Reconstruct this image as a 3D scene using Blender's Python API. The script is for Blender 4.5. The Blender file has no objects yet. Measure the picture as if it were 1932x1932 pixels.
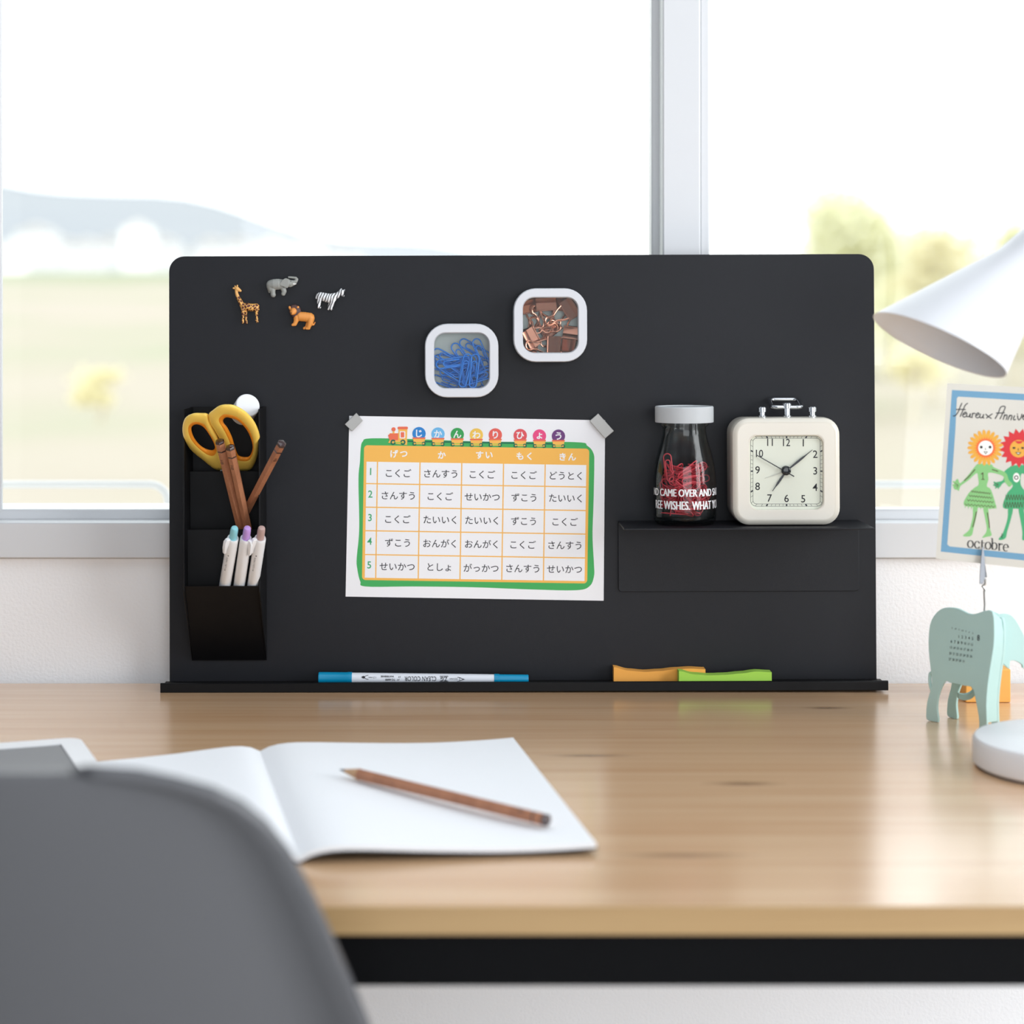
import bpy, bmesh, math, random
from mathutils import Vector, Matrix
from math import sin, cos, pi, radians, sqrt, atan2, hypot
random.seed(7)
SC = bpy.context.scene
COL = SC.collection

# ------------------------------------------------------------------ camera, sky, lights, exposure
F, D, VX, VY = 3721.0, 1.6, 870.0, 560.0          # focal length in pixels, board distance, principal point
DZ = 0.72                                          # desk top height
CZ = DZ + 0.3152                                   # camera height
CAM = Vector((0, -D, CZ))
cd = bpy.data.cameras.new('camera')
cd.sensor_width = 36; cd.lens = F / 1932 * 36
cd.shift_x = (966 - VX) / 1932; cd.shift_y = -(966 - VY) / 1932
cd.clip_start = 0.05; cd.clip_end = 5000
cd.dof.use_dof = True; cd.dof.focus_distance = 1.565; cd.dof.aperture_fstop = 4.7
co = bpy.data.objects.new('camera', cd); COL.objects.link(co)
co.location = CAM; co.rotation_euler = (pi / 2, 0, 0)
SC.camera = co
w = bpy.data.worlds.new('sky'); SC.world = w; w.use_nodes = True
w.node_tree.nodes['Background'].inputs[0].default_value = (0.96, 0.98, 1.0, 1)
w.node_tree.nodes['Background'].inputs[1].default_value = 2.6

def area(name, loc, target, sx, sy, power, col=(1, 1, 1)):
    l = bpy.data.lights.new(name, 'AREA'); l.shape = 'RECTANGLE'; l.size = sx; l.size_y = sy
    l.energy = power; l.color = col
    o = bpy.data.objects.new(name, l); COL.objects.link(o); o.location = loc
    o.rotation_euler = (Vector(target) - Vector(loc)).to_track_quat('-Z', 'Y').to_euler()
    return o
area('side_window_daylight', (1.98, -1.35, 1.25), (0, -0.8, 0.9), 1.5, 1.3, 40, (0.93, 0.965, 1))
area('rear_fill', (0.4, -3.5, 1.15), (0, 0, 0.85), 2.0, 1.5, 32, (0.92, 0.96, 1))  # unseen fill added before the closed rear wall to lift the front faces
area('overhead_fill', (0.1, -1.3, 2.45), (0.1, -1.3, 0), 1.6, 1.6, 12, (0.93, 0.965, 1))  # unseen area light added for light from above, no fixture
SC.view_settings.view_transform = 'Standard'; SC.view_settings.look = 'None'
SC.view_settings.gamma = 1; SC.view_settings.use_curve_mapping = False
SC.view_settings.exposure = 0.0
SC.cycles.max_bounces = 12; SC.cycles.transparent_max_bounces = 24
SC.cycles.caustics_reflective = False; SC.cycles.caustics_refractive = False

# ------------------------------------------------------------------ pixel helpers (used to measure the place)
TH = radians(0.8)
BO = Vector((0, 0, 0.7243))                        # bottom of the board
MBRD = Matrix.Translation(BO) @ Matrix.Rotation(radians(-0.2), 4, 'Y') @ Matrix.Rotation(-TH, 4, 'X')
FR = {'W': Matrix.Identity(4), 'B': MBRD}
MINV = MBRD.inverted(); CLOC = MINV @ CAM
def ray(px, py): return Vector(((px - VX) / F, 1, -(py - VY) / F))
def at(px, py, Y): return CAM + ray(px, py) * (Y + D)
def desk(px, py, h=0.0):
    r = ray(px, py); return CAM + r * ((DZ + h - CZ) / r.z)
def bp(px, py, e=0.0):                             # a point e in front of the board, in board axes (x, -e, up)
    r = MINV.to_3x3() @ ray(px, py); return CLOC + r * ((-e - CLOC.y) / r.y)

# ------------------------------------------------------------------ mesh helpers
class MB:
    def __init__(s): s.v = []; s.f = []; s.m = []
    def add(s, vs, fs, mi=0):
        n = len(s.v); s.v += [Vector(p) for p in vs]
        for f in fs: s.f.append([i + n for i in f]); s.m.append(mi)
        return s
    def box(s, x0, x1, y0, y1, z0, z1, mi=0):
        return s.add([(x, y, z) for x in (x0, x1) for y in (y0, y1) for z in (z0, z1)],
            [(0, 1, 3, 2), (4, 6, 7, 5), (0, 4, 5, 1), (2, 3, 7, 6), (0, 2, 6, 4), (1, 5, 7, 3)], mi)
    def loft(s, rings, mi=0, cap0=True, cap1=True, closed=True):
        n = len(rings[0]); vs = [p for r in rings for p in r]; fs = []
        for k in range(len(rings) - 1):
            for i in range(n if closed else n - 1):
                j = (i + 1) % n
                fs.append((k * n + i, k * n + j, (k + 1) * n + j, (k + 1) * n + i))
        if cap0: fs.append(tuple(range(n))[::-1])
        if cap1: fs.append(tuple((len(rings) - 1) * n + i for i in range(n)))
        return s.add(vs, fs, mi)
    def tube(s, pts, r, n=8, mi=0, closed=False, cap=True, flat=None):
        pts = [Vector(p) for p in pts]; m = len(pts)
        rr = r if isinstance(r, (list, tuple)) else [r] * m
        rings = []; T0 = None; N = None
        for i in range(m):
            a = pts[(i - 1) % m] if (closed or i > 0) else pts[i]
            b = pts[(i + 1) % m] if (closed or i < m - 1) else pts[i]
            T = (b - a).normalized()
            if N is None:
                up = Vector((0, 0, 1)) if abs(T.z) < 0.9 else Vector((0, 1, 0))
                N = T.cross(up).normalized()
            else:
                N = (N - T * N.dot(T)).normalized()
            B = T.cross(N)
            rings.append([pts[i] + (N * cos(2 * pi * k / n) + B * sin(2 * pi * k / n)) * rr[i] for k in range(n)])
        if closed: return s.loft(rings + [rings[0]], mi, False, False)
        return s.loft(rings, mi, cap, cap)
    def lathe(s, prof, M=None, n=32, mi=0, cap=True):
        M = M or Matrix.Identity(4)
        rings = [[M @ Vector((r * cos(2 * pi * k / n), r * sin(2 * pi * k / n), z)) for k in range(n)] for r, z in prof]
        return s.loft(rings, mi, cap, cap)
    def ball(s, c, r, mi=0, n=12, m=8):
        c = Vector(c); rx, ry, rz = r if isinstance(r, (tuple, list)) else (r, r, r)
        rings = []
        for j in range(1, m):
            t = pi * j / m
            rings.append([c + Vector((rx * sin(t) * cos(2 * pi * k / n), ry * sin(t) * sin(2 * pi * k / n), -rz * cos(t))) for k in range(n)])
        return s.loft(rings, mi)
    def prism(s, poly, w0, w1, mi=0):              # poly in (x, z), thickness towards the room (-y) from w0 to w1
        return s.loft([[Vector((x, -w, z)) for x, z in poly] for w in (w0, w1)], mi)
    def ring(s, outer, inner, w0, w1, mi=0):
        R = [[Vector((x, -w, z)) for x, z in p] for p, w in ((outer, w0), (outer, w1), (inner, w1), (inner, w0), (outer, w0))]
        return s.loft(R, mi, False, False)
    def grid(s, fn, nu, nv, mi=0):
        vs = [fn(i / nu, j / nv) for j in range(nv + 1) for i in range(nu + 1)]
        fs = [(j * (nu + 1) + i, j * (nu + 1) + i + 1, (j + 1) * (nu + 1) + i + 1, (j + 1) * (nu + 1) + i) for j in range(nv) for i in range(nu)]
        return s.add(vs, fs, mi)

ORG = {}
def _link(name, data):
    o = bpy.data.objects.new(name, data); COL.objects.link(o); return o
def tag(o, label=None, cat=None, group=None, kind=None):
    if label: o['label'] = label
    if cat: o['category'] = cat
    if group: o['group'] = group
    if kind: o['kind'] = kind
    return o
def thing(name, label, cat, org=(0, 0, 0), frame='W', group=None):
    o = _link(name, None); o.empty_display_size = 0.02
    o.matrix_world = FR[frame] @ Matrix.Translation(Vector(org)); ORG[o.name] = Vector(org)
    return tag(o, label, cat, group)
def obj(name, mb, mats, parent=None, label=None, cat=None, org=None, frame='W', group=None, kind=None,
        smooth=40, bevel=0, seg=2, sub=0, solid=0):
    if not isinstance(mats, (list, tuple)): mats = [mats]
    if parent is not None: org = ORG[parent.name]
    elif org is None:
        xs = [p.x for p in mb.v]; ys = [p.y for p in mb.v]; zs = [p.z for p in mb.v]
        org = Vector(((min(xs) + max(xs)) / 2, (min(ys) + max(ys)) / 2, min(zs)))
    org = Vector(org)
    me = bpy.data.meshes.new(name)
    me.from_pydata([tuple(p - org) for p in mb.v], [], mb.f)
    me.polygons.foreach_set('material_index', mb.m)
    for m in mats: me.materials.append(m)
    bm = bmesh.new(); bm.from_mesh(me)
    bmesh.ops.recalc_face_normals(bm, faces=bm.faces) if smooth is not None else None
    bm.to_mesh(me); bm.free()
    o = _link(name, me); ORG[o.name] = org
    if parent is not None: o.parent = parent
    else: o.matrix_world = FR[frame] @ Matrix.Translation(org)
    if smooth:
        me.polygons.foreach_set('use_smooth', [True] * len(me.polygons))
        me.set_sharp_from_angle(angle=radians(smooth))
    if solid:
        md = o.modifiers.new('solid', 'SOLIDIFY'); md.thickness = solid; md.offset = 0
    if sub:
        md = o.modifiers.new('sub', 'SUBSURF'); md.levels = sub; md.render_levels = sub
    if bevel:
        md = o.modifiers.new('bevel', 'BEVEL'); md.width = bevel; md.segments = seg
        md.limit_method = 'ANGLE'; md.angle_limit = radians(35)
    return tag(o, label, cat, group, kind)
def bake(o):                                       # apply the modifiers of one object
    dg = bpy.context.evaluated_depsgraph_get()
    me = bpy.data.meshes.new_from_object(o.evaluated_get(dg))
    o.modifiers.clear(); o.data = me
    me.polygons.foreach_set('use_smooth', [True] * len(me.polygons)); return o
def rrect(cx, cy, ww, hh, r, n=6):
    out = []
    for sx, sy, a in ((1, -1, -pi / 2), (1, 1, 0), (-1, 1, pi / 2), (-1, -1, pi)):
        for k in range(n + 1):
            t = a + pi / 2 * k / n
            out.append((cx + sx * (ww / 2 - r) + r * cos(t), cy + sy * (hh / 2 - r) + r * sin(t)))
    return out
def crom(pts, n=6, closed=False):                  # smooth curve through points
    P = [Vector(p) for p in pts]; m = len(P); out = []
    for i in range(m if closed else m - 1):
        g = (lambda k: P[k % m]) if closed else (lambda k: P[max(0, min(m - 1, k))])
        a, b, c, d = g(i - 1), g(i), g(i + 1), g(i + 2)
        for k in range(n):
            t = k / n
            out.append(0.5 * ((2 * b) + (c - a) * t + (2 * a - 5 * b + 4 * c - d) * t * t + (3 * b - a - 3 * c + d) * t ** 3))
    if not closed: out.append(P[-1])
    return out
def resample(P, n):                                # n points at equal steps along a closed polyline
    P = [Vector(p) for p in P]; m = len(P); L = [0]
    for i in range(m): L.append(L[-1] + (P[(i + 1) % m] - P[i]).length)
    out = []; i = 0
    for k in range(n):
        s = L[-1] * k / n
        while L[i + 1] < s: i += 1
        t = (s - L[i]) / max(1e-9, L[i + 1] - L[i]); out.append(P[i].lerp(P[(i + 1) % m], t))
    return out

# ------------------------------------------------------------------ materials
def lin(c): return tuple(((x / 255) / 12.92 if x / 255 <= 0.04045 else ((x / 255 + 0.055) / 1.055) ** 2.4) for x in c)
MT = {}
def mat(name, c, rough=0.5, metal=0, spec=0.5, coat=0, var=0, vscale=40, bump=0, bscale=300, trans=0, alpha=1):
    if name in MT: return MT[name]
    m = bpy.data.materials.new(name); m.use_nodes = True; nt = m.node_tree; b = nt.nodes['Principled BSDF']
    L = lin(c); b.inputs['Base Color'].default_value = (*L, 1); b.inputs['Roughness'].default_value = rough
    b.inputs['Metallic'].default_value = metal; b.inputs['Specular IOR Level'].default_value = spec
    b.inputs['Coat Weight'].default_value = coat
    if coat: b.inputs['Coat Roughness'].default_value = 0.08
    tc = nt.nodes.new('ShaderNodeTexCoord')
    if var:
        n = nt.nodes.new('ShaderNodeTexNoise'); n.inputs['Scale'].default_value = vscale; n.inputs['Detail'].default_value = 4
        nt.links.new(tc.outputs['Object'], n.inputs['Vector'])
        mx = nt.nodes.new('ShaderNodeMixRGB'); mx.inputs[1].default_value = (*[x * (1 - var) for x in L], 1)
        mx.inputs[2].default_value = (*[min(1, x * (1 + var)) for x in L], 1)
        nt.links.new(n.outputs['Fac'], mx.inputs[0]); nt.links.new(mx.outputs[0], b.inputs['Base Color'])
    if bump:
        n = nt.nodes.new('ShaderNodeTexNoise'); n.inputs['Scale'].default_value = bscale; n.inputs['Detail'].default_value = 3
        nt.links.new(tc.outputs['Object'], n.inputs['Vector'])
        bu = nt.nodes.new('ShaderNodeBump'); bu.inputs['Strength'].default_value = bump; bu.inputs['Distance'].default_value = 0.001
        nt.links.new(n.outputs['Fac'], bu.inputs['Height']); nt.links.new(bu.outputs['Normal'], b.inputs['Normal'])
    MT[name] = m; return m
def clear(name, tint=(1, 1, 1), rough=0.02, edge=0.35, base=0.04, edgecol=(0.75, 0.8, 0.8)):
    """thin clear glass or plastic: see-through seen face on, reflecting towards grazing angles"""
    if name in MT: return MT[name]
    m = bpy.data.materials.new(name); m.use_nodes = True; nt = m.node_tree
    nt.nodes.remove(nt.nodes['Principled BSDF'])
    tr = nt.nodes.new('ShaderNodeBsdfTransparent'); lw = nt.nodes.new('ShaderNodeLayerWeight'); lw.inputs['Blend'].default_value = 0.5
    mx0 = nt.nodes.new('ShaderNodeMixRGB'); mx0.inputs[1].default_value = (*tint, 1); mx0.inputs[2].default_value = (*edgecol, 1)
    nt.links.new(lw.outputs['Facing'], mx0.inputs[0]); nt.links.new(mx0.outputs[0], tr.inputs['Color'])
    gl = nt.nodes.new('ShaderNodeBsdfGlossy'); gl.inputs['Roughness'].default_value = rough
    mr = nt.nodes.new('ShaderNodeMapRange'); mr.inputs['To Min'].default_value = base; mr.inputs['To Max'].default_value = edge
    pw = nt.nodes.new('ShaderNodeMath'); pw.operation = 'POWER'; pw.inputs[1].default_value = 4.0
    nt.links.new(lw.outputs['Facing'], pw.inputs[0]); nt.links.new(pw.outputs[0], mr.inputs['Value'])
    mx = nt.nodes.new('ShaderNodeMixShader'); nt.links.new(mr.outputs['Result'], mx.inputs[0])
    nt.links.new(tr.outputs[0], mx.inputs[1]); nt.links.new(gl.outputs[0], mx.inputs[2])
    nt.links.new(mx.outputs[0], nt.nodes['Material Output'].inputs['Surface'])
    MT[name] = m; return m
def N(nt, t, **kw):
    n = nt.nodes.new('ShaderNode' + t)
    for k, v in kw.items():
        if k in n.inputs: n.inputs[k].default_value = v
        else: setattr(n, k, v)
    return n
def ramp(nt, stops):
    r = nt.nodes.new('ShaderNodeValToRGB'); e = r.color_ramp.elements
    while len(e) < len(stops): e.new(0.5)
    for el, (p, c) in zip(e, stops): el.position = p; el.color = (*lin(c), 1)
    return r
def wood_mat(name, stops, along=0, sc=(1.2, 26, 26), rough=0.35, coat=0.0, knots=()):
    if name in MT: return MT[name]
    m = bpy.data.materials.new(name); m.use_nodes = True; nt = m.node_tree; b = nt.nodes['Principled BSDF']
    tc = N(nt, 'TexCoord'); mp = N(nt, 'Mapping'); mp.inputs['Scale'].default_value = sc
    nt.links.new(tc.outputs['Object'], mp.inputs['Vector'])
    n1 = N(nt, 'TexNoise', Scale=1.6, Detail=6.0, Roughness=0.6, Distortion=0.6); nt.links.new(mp.outputs[0], n1.inputs['Vector'])
    mp2 = N(nt, 'Mapping'); mp2.inputs['Scale'].default_value = tuple(x * (3 if i == along else 9) for i, x in enumerate(sc))
    nt.links.new(tc.outputs['Object'], mp2.inputs['Vector'])
    n2 = N(nt, 'TexNoise', Scale=1.5, Detail=4.0, Roughness=0.7); nt.links.new(mp2.outputs[0], n2.inputs['Vector'])
    ad = N(nt, 'Math', operation='MULTIPLY_ADD'); ad.inputs[1].default_value = 0.35
    nt.links.new(n2.outputs['Fac'], ad.inputs[0]); 
    sb = N(nt, 'Math', operation='MULTIPLY'); sb.inputs[1].default_value = 0.75; nt.links.new(n1.outputs['Fac'], sb.inputs[0])
    nt.links.new(sb.outputs[0], ad.inputs[2])
    r = ramp(nt, stops); nt.links.new(ad.outputs[0], r.inputs[0]); col = r.outputs[0]
    for kx, ky, sx, sy in knots:
        mk = N(nt, 'Mapping'); mk.vector_type = 'POINT'
        mk.inputs['Location'].default_value = (-kx / sx, -ky / sy, 0); mk.inputs['Scale'].default_value = (1 / sx, 1 / sy, 0)
        nt.links.new(tc.outputs['Object'], mk.inputs['Vector'])
        nz = N(nt, 'TexNoise', Scale=2.5, Detail=3.0); nt.links.new(mk.outputs[0], nz.inputs['Vector'])
        va = N(nt, 'VectorMath', operation='MULTIPLY_ADD'); va.inputs[1].default_value = (0.9, 0.9, 0.9)
        nt.links.new(nz.outputs['Color'], va.inputs[0]); nt.links.new(mk.outputs[0], va.inputs[2])
        vs = N(nt, 'VectorMath', operation='SUBTRACT'); vs.inputs[1].default_value = (0.45, 0.45, 0.45); nt.links.new(va.outputs[0], vs.inputs[0])
        ln = N(nt, 'VectorMath', operation='LENGTH'); nt.links.new(vs.outputs[0], ln.inputs[0])
        mr = N(nt, 'MapRange'); mr.inputs['From Min'].default_value = 0.15; mr.inputs['From Max'].default_value = 1.0
        mr.inputs['To Min'].default_value = 0.6; mr.inputs['To Max'].default_value = 0
        nt.links.new(ln.outputs['Value'], mr.inputs['Value'])
        mx = N(nt, 'MixRGB'); mx.inputs[2].default_value = (*lin((104, 70, 44)), 1)
        nt.links.new(mr.outputs[0], mx.inputs[0]); nt.links.new(col, mx.inputs[1]); col = mx.outputs[0]
    nt.links.new(col, b.inputs['Base Color']); b.inputs['Roughness'].default_value = rough
    b.inputs['Coat Weight'].default_value = coat; b.inputs['Coat Roughness'].default_value = 0.2
    bu = N(nt, 'Bump', Strength=0.06, Distance=0.0004); nt.links.new(n2.outputs['Fac'], bu.inputs['Height'])
    nt.links.new(bu.outputs[0], b.inputs['Normal'])
    MT[name] = m; return m

WHITEWALL = mat('white_plaster', (246, 246, 247), 0.9, bump=0.45, bscale=400)
WHITEPAINT = mat('white_gloss_paint', (216, 217, 219), 0.4)
ROOMWALL = mat('room_wall_paint', (160, 164, 170), 0.9)
BLACK = mat('black_powder_coat', (24, 25, 30), 0.48, spec=.28, bump=0.12, bscale=2500)
BLACK2 = mat('black_holder_plastic', (14, 14, 16), 0.5, spec=.2)
BLACKSTEEL = mat('black_frame_steel', (7, 7, 9), 0.7, spec=.12)
WOODTOP = wood_mat('oak_desk_laminate', [(0.22, (174, 130, 92)), (0.42, (210, 167, 126)), (0.62, (221, 183, 144)), (0.85, (230, 197, 162))],
                   0, (1.1, 30, 30), 0.26, 0.8, knots=[(0.183, -0.043, 0.028, 0.0075), (0.125, -0.207, 0.045, 0.006), (0.281, 0.192, 0.022, 0.006), (0.088, 0.035, 0.035, 0.006)])
EDGEWOOD = wood_mat('oak_edge_band', [(0.3, (170, 134, 88)), (0.7, (190, 156, 108))], 0, (1.3, 22, 60), 0.45)
PENCILWOOD = wood_mat('brown_pencil_wood', [(0.3, (146, 92, 64)), (0.7, (184, 124, 90))], 2, (60, 60, 6), 0.4)
CHROME = mat('polished_chrome', (215, 217, 220), 0.12, 1)
STEEL = mat('brushed_steel', (190, 190, 188), 0.32, 1)
WHITEPLASTIC = mat('white_plastic', (238, 239, 241), 0.3)
INK = mat('black_ink', (30, 30, 36), 0.6)
GLASSPANE = clear('window_glass', (0.98, 0.99, 0.98), 0.0, 0.25, 0.02)

# ------------------------------------------------------------------ printing (flat inks laid on a surface)
TXT = {}
def glyphs(s, off=0.0):
    k = (s, off)
    if k not in TXT:
        c = bpy.data.curves.new('t', 'FONT'); c.body = s; c.size = 1; c.offset = off; c.resolution_u = 3; c.fill_mode = 'FRONT'
        o = bpy.data.objects.new('t', c); COL.objects.link(o)
        me = bpy.data.meshes.new_from_object(o.evaluated_get(bpy.context.evaluated_depsgraph_get()))
        TXT[k] = ([(v.co.x, v.co.y) for v in me.vertices], [tuple(p.vertices) for p in me.polygons])
        bpy.data.objects.remove(o); bpy.data.curves.remove(c); bpy.data.meshes.remove(me)
    return TXT[k]
class Print:
    """polygons drawn in a flat picture frame; pt(x, y, layer) places them on the real surface"""
    def __init__(s, pt): s.mb = MB(); s.pt = pt; s.mats = []; s.k = 0
    def mi(s, m):
        if m not in s.mats: s.mats.append(m)
        return s.mats.index(m)
    def poly(s, P, m, l=1):
        s.k += 1; l += (s.k % 40) * 0.02 if l else 0
        s.mb.add([s.pt(p[0], p[1], l) for p in P], [tuple(range(len(P)))], s.mi(m))
    def blob(s, P, m, l=1, n=6): s.poly(crom([(p[0], p[1], 0) for p in P], n, True), m, l)
    def disc(s, x, y, r, m, l=1, n=24, ry=None): s.poly([(x + r * cos(2 * pi * k / n), y + (ry or r) * sin(2 * pi * k / n)) for k in range(n)], m, l)
    def arc(s, x, y, r, wd, m, l=1, a0=0, a1=360, n=20):
        s.stroke([(x + r * cos(radians(a0 + (a1 - a0) * k / n)), y + r * sin(radians(a0 + (a1 - a0) * k / n))) for k in range(n + 1)], wd, m, l)
    def stroke(s, P, wd, m, l=1, caps=True):
        for i in range(len(P) - 1):
            (x0, y0), (x1, y1) = P[i][:2], P[i + 1][:2]; L = hypot(x1 - x0, y1 - y0)
            if L < 1e-9: continue
            nx, ny = -(y1 - y0) / L * wd / 2, (x1 - x0) / L * wd / 2
            s.poly([(x0 + nx, y0 + ny), (x1 + nx, y1 + ny), (x1 - nx, y1 - ny), (x0 - nx, y0 - ny)], m, l)
        if caps:
            for p in P: s.disc(p[0], p[1], wd / 2, m, l, 8)
    def nib(s, P, wmax, wmin, m, l=1):             # broad-pen stroke: upright strokes thick, level strokes thin
        for i in range(len(P) - 1):
            (x0, y0), (x1, y1) = P[i][:2], P[i + 1][:2]; L = hypot(x1 - x0, y1 - y0)
            if L < 1e-9: continue
            wd = wmin + (wmax - wmin) * abs(y1 - y0) / L
            nx, ny = -(y1 - y0) / L * wd / 2, (x1 - x0) / L * wd / 2
            s.poly([(x0 + nx, y0 + ny), (x1 + nx, y1 + ny), (x1 - nx, y1 - ny), (x0 - nx, y0 - ny)], m, l)
            s.disc(x1, y1, wd * 0.46, m, l, 8)
    def text(s, t, x, y, em, m, l=1, off=0.0, xs=1.0, shear=0.0, rot=0.0, sp=None):
        if sp is not None:                          # letter by letter at a fixed pitch
            n = len(t)
            for i, ch in enumerate(t): s.text(ch, x + (i - (n - 1) / 2) * sp * cos(rot), y + (i - (n - 1) / 2) * sp * sin(rot), em, m, l, off, xs, shear, rot)
            return
        vs, fs = glyphs(t, off)
        x0 = min(v[0] for v in vs); x1 = max(v[0] for v in vs); y0 = min(v[1] for v in vs); y1 = max(v[1] for v in vs)
        out = []
        for gx, gy in vs:
            a = ((gx - (x0 + x1) / 2) * xs + shear * (gy - (y0 + y1) / 2)) * em; b = -(gy - (y0 + y1) / 2) * em
            out.append(s.pt(x + a * cos(rot) - b * sin(rot), y + a * sin(rot) + b * cos(rot), l))
        s.mb.add(out, fs, s.mi(m))

# ------------------------------------------------------------------ the room
def struct(name, mb, m, bevel=0, **kw): return obj(name, mb, m, kind='structure', bevel=bevel, **kw)
WY = 0.030
X0, X1, YR, ZC = -1.7, 2.05, -3.65, 2.5
def zrow(py, Y): return at(VX, py, Y).z
def xcol(px, Y): return at(px, VY, Y).x
WINX0, WINX1 = xcol(5, 0.05) - 0.04, 1.25
WZ0, WZ1 = zrow(1054, WY), 2.0
b = MB(); t = 0.12
b.box(X0, X1, WY, WY + t, 0, WZ0); b.box(X0, X1, WY, WY + t, WZ1, ZC)
b.box(X0, WINX0, WY, WY + t, WZ0, WZ1); b.box(WINX1, X1, WY, WY + t, WZ0, WZ1)
struct('wall_back', b, WHITEWALL)
struct('wall_left', MB().box(X0 - 0.1, X0, YR, WY + t, 0, ZC), ROOMWALL)
b = MB()
b.box(X1, X1 + 0.1, YR, WY + t, 0, 0.85); b.box(X1, X1 + 0.1, YR, WY + t, 2.25, ZC)
b.box(X1, X1 + 0.1, YR, -2.15, 0.85, 2.25); b.box(X1, X1 + 0.1, -0.55, WY + t, 0.85, 2.25)
struct('wall_right', b, ROOMWALL)
b = MB()
b.box(X0, X1, YR - 0.1, YR, 0, ZC)
struct('wall_front', b, ROOMWALL)
struct('floor', MB().box(X0, X1, YR, WY + t, -0.1, 0), wood_mat('floor_boards', [(0.3, (205, 203, 200)), (0.7, (222, 220, 217))], 1, (14, 1.2, 14), 0.4))
struct('ceiling', MB().box(X0 - 0.1, X1 + 0.1, YR - 0.1, WY + t, ZC, ZC + 0.1), ROOMWALL)

# window behind the desk: outer frame, two sashes and panes
win = thing('window_1', 'wide white sliding window behind the desk, two panes and a thick upright between them', 'window', (0.4, 0.06, WZ0))
win['kind'] = 'structure'
b = MB()
zf = zrow(986, 0.022)
b.box(WINX0, WINX1, 0.022, 0.10, WZ0 + 0.0012, zf)
b.box(WINX0 - 0.0, WINX0 + 0.012, 0.030, 0.10, zf, WZ1); b.box(WINX1 - 0.03, WINX1, 0.030, 0.10, zf, WZ1); b.box(WINX0, WINX1, 0.022, 0.10, WZ1 - 0.03, WZ1)
obj('window_frame', b, WHITEPAINT, win, bevel=0.0012)
xm0, xm1 = xcol(1250, 0.040), xcol(1340, 0.040)
zs = zrow(961, 0.045)
b = MB()                                           # inner (right) sash
b.box(xm0, xm1 - 0.008, 0.040, 0.066, zf, WZ1 - 0.03); b.box(xm1 - 0.008, xm1, 0.044, 0.062, zf, WZ1 - 0.03)
b.box(xm0, WINX1 - 0.03, 0.045, 0.066, zf - 0.001, zs); b.box(WINX1 - 0.07, WINX1 - 0.03, 0.045, 0.066, zf, WZ1 - 0.03); b.box(xm0, WINX1 - 0.03, 0.045, 0.066, WZ1 - 0.07, WZ1 - 0.03)
obj('sash', b, WHITEPAINT, win, bevel=0.0015)
b = MB()                                           # outer (left) sash
xo0, xo1 = xcol(1228, 0.075), xcol(1262, 0.075)
zs2 = zrow(961, 0.046)
b.box(xo0, xo1, 0.070, 0.096, zf, WZ1 - 0.03); b.box(WINX0 + 0.0, xcol(3, 0.046), 0.046, 0.052, zf, WZ1 - 0.03)
b.box(WINX0 + 0.02, xm0 - 0.001, 0.046, 0.096, zf - 0.001, zs2); b.box(WINX0 + 0.02, xo1, 0.070, 0.096, WZ1 - 0.07, WZ1 - 0.03)
obj('sash', b, WHITEPAINT, win, bevel=0.0015)
obj('pane', MB().box(xm1 - 0.002, WINX1 - 0.06, 0.052, 0.056, zs - 0.004, WZ1 - 0.06), GLASSPANE, win)
obj('pane', MB().box(WINX0 + 0.006, xo0 + 0.003, 0.080, 0.084, zs - 0.004, WZ1 - 0.06), GLASSPANE, win)

# railing outside the window
RAIL = mat('pale_rail_metal', (205, 206, 208), 0.4)
def guard(x0, x1, Y, label):
    z = at(VX, 914, Y).z; r = 0.0042
    t_ = thing('guard_rail', label, 'railing', ((x0 + x1) / 2, Y, z - 0.3), group='white guard rails outside the window')
    for nm, zz in (('top_rail', z), ('lower_rail', z - 0.22)):
        c = 0.018; pts = [(x0, Y, zz)]
        obj(nm, MB().tube([(x0, Y + 0.12, zz), (x0 + 0.01, Y, zz), (x1 - c, Y, zz)] + [(x1 - c + c * sin(a * pi / 12), Y, zz - c + c * cos(a * pi / 12)) for a in range(1, 7)] + ([(x1, Y, zz - 0.24)] if nm == 'top_rail' else []), r, 10), RAIL, t_)
    obj('upright', MB().tube([(x0 + 0.03, Y, z - 0.25), (x0 + 0.03, Y, z)], r, 10), RAIL, t_)
guard(-0.75, xcol(313, 0.45) + 0.002, 0.45, 'pale metal guard rail outside the left pane, its end bending down')
guard(xcol(700, 0.45), 1.15, 0.45, 'pale metal guard rail outside the right pane, running behind the postcard')

# ------------------------------------------------------------------ outdoors
def land(name, stops, sc, rough=0.95):
    m = bpy.data.materials.new(name); m.use_nodes = True; nt = m.node_tree; bs = nt.nodes['Principled BSDF']
    tc = N(nt, 'TexCoord'); mp = N(nt, 'Mapping'); mp.inputs['Scale'].default_value = sc; nt.links.new(tc.outputs['Object'], mp.inputs['Vector'])
    n = N(nt, 'TexNoise', Scale=1.0, Detail=5.0, Roughness=0.6); nt.links.new(mp.outputs[0], n.inputs['Vector'])
    r = ramp(nt, stops); nt.links.new(n.outputs['Fac'], r.inputs[0]); nt.links.new(r.outputs[0], bs.inputs['Base Color'])
    bs.inputs['Roughness'].default_value = rough; bs.inputs['Specular IOR Level'].default_value = 0.1
    return m
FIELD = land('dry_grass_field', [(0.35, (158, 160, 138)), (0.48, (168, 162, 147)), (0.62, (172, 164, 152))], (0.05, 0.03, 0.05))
HAZY_HILL = land('haze_tinted_hill', [(0.35, (146, 151, 157)), (0.65, (152, 156, 160))], (0.004, 0.004, 0.01))  # bluish grey of distance haze put into the hill's base colour
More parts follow.
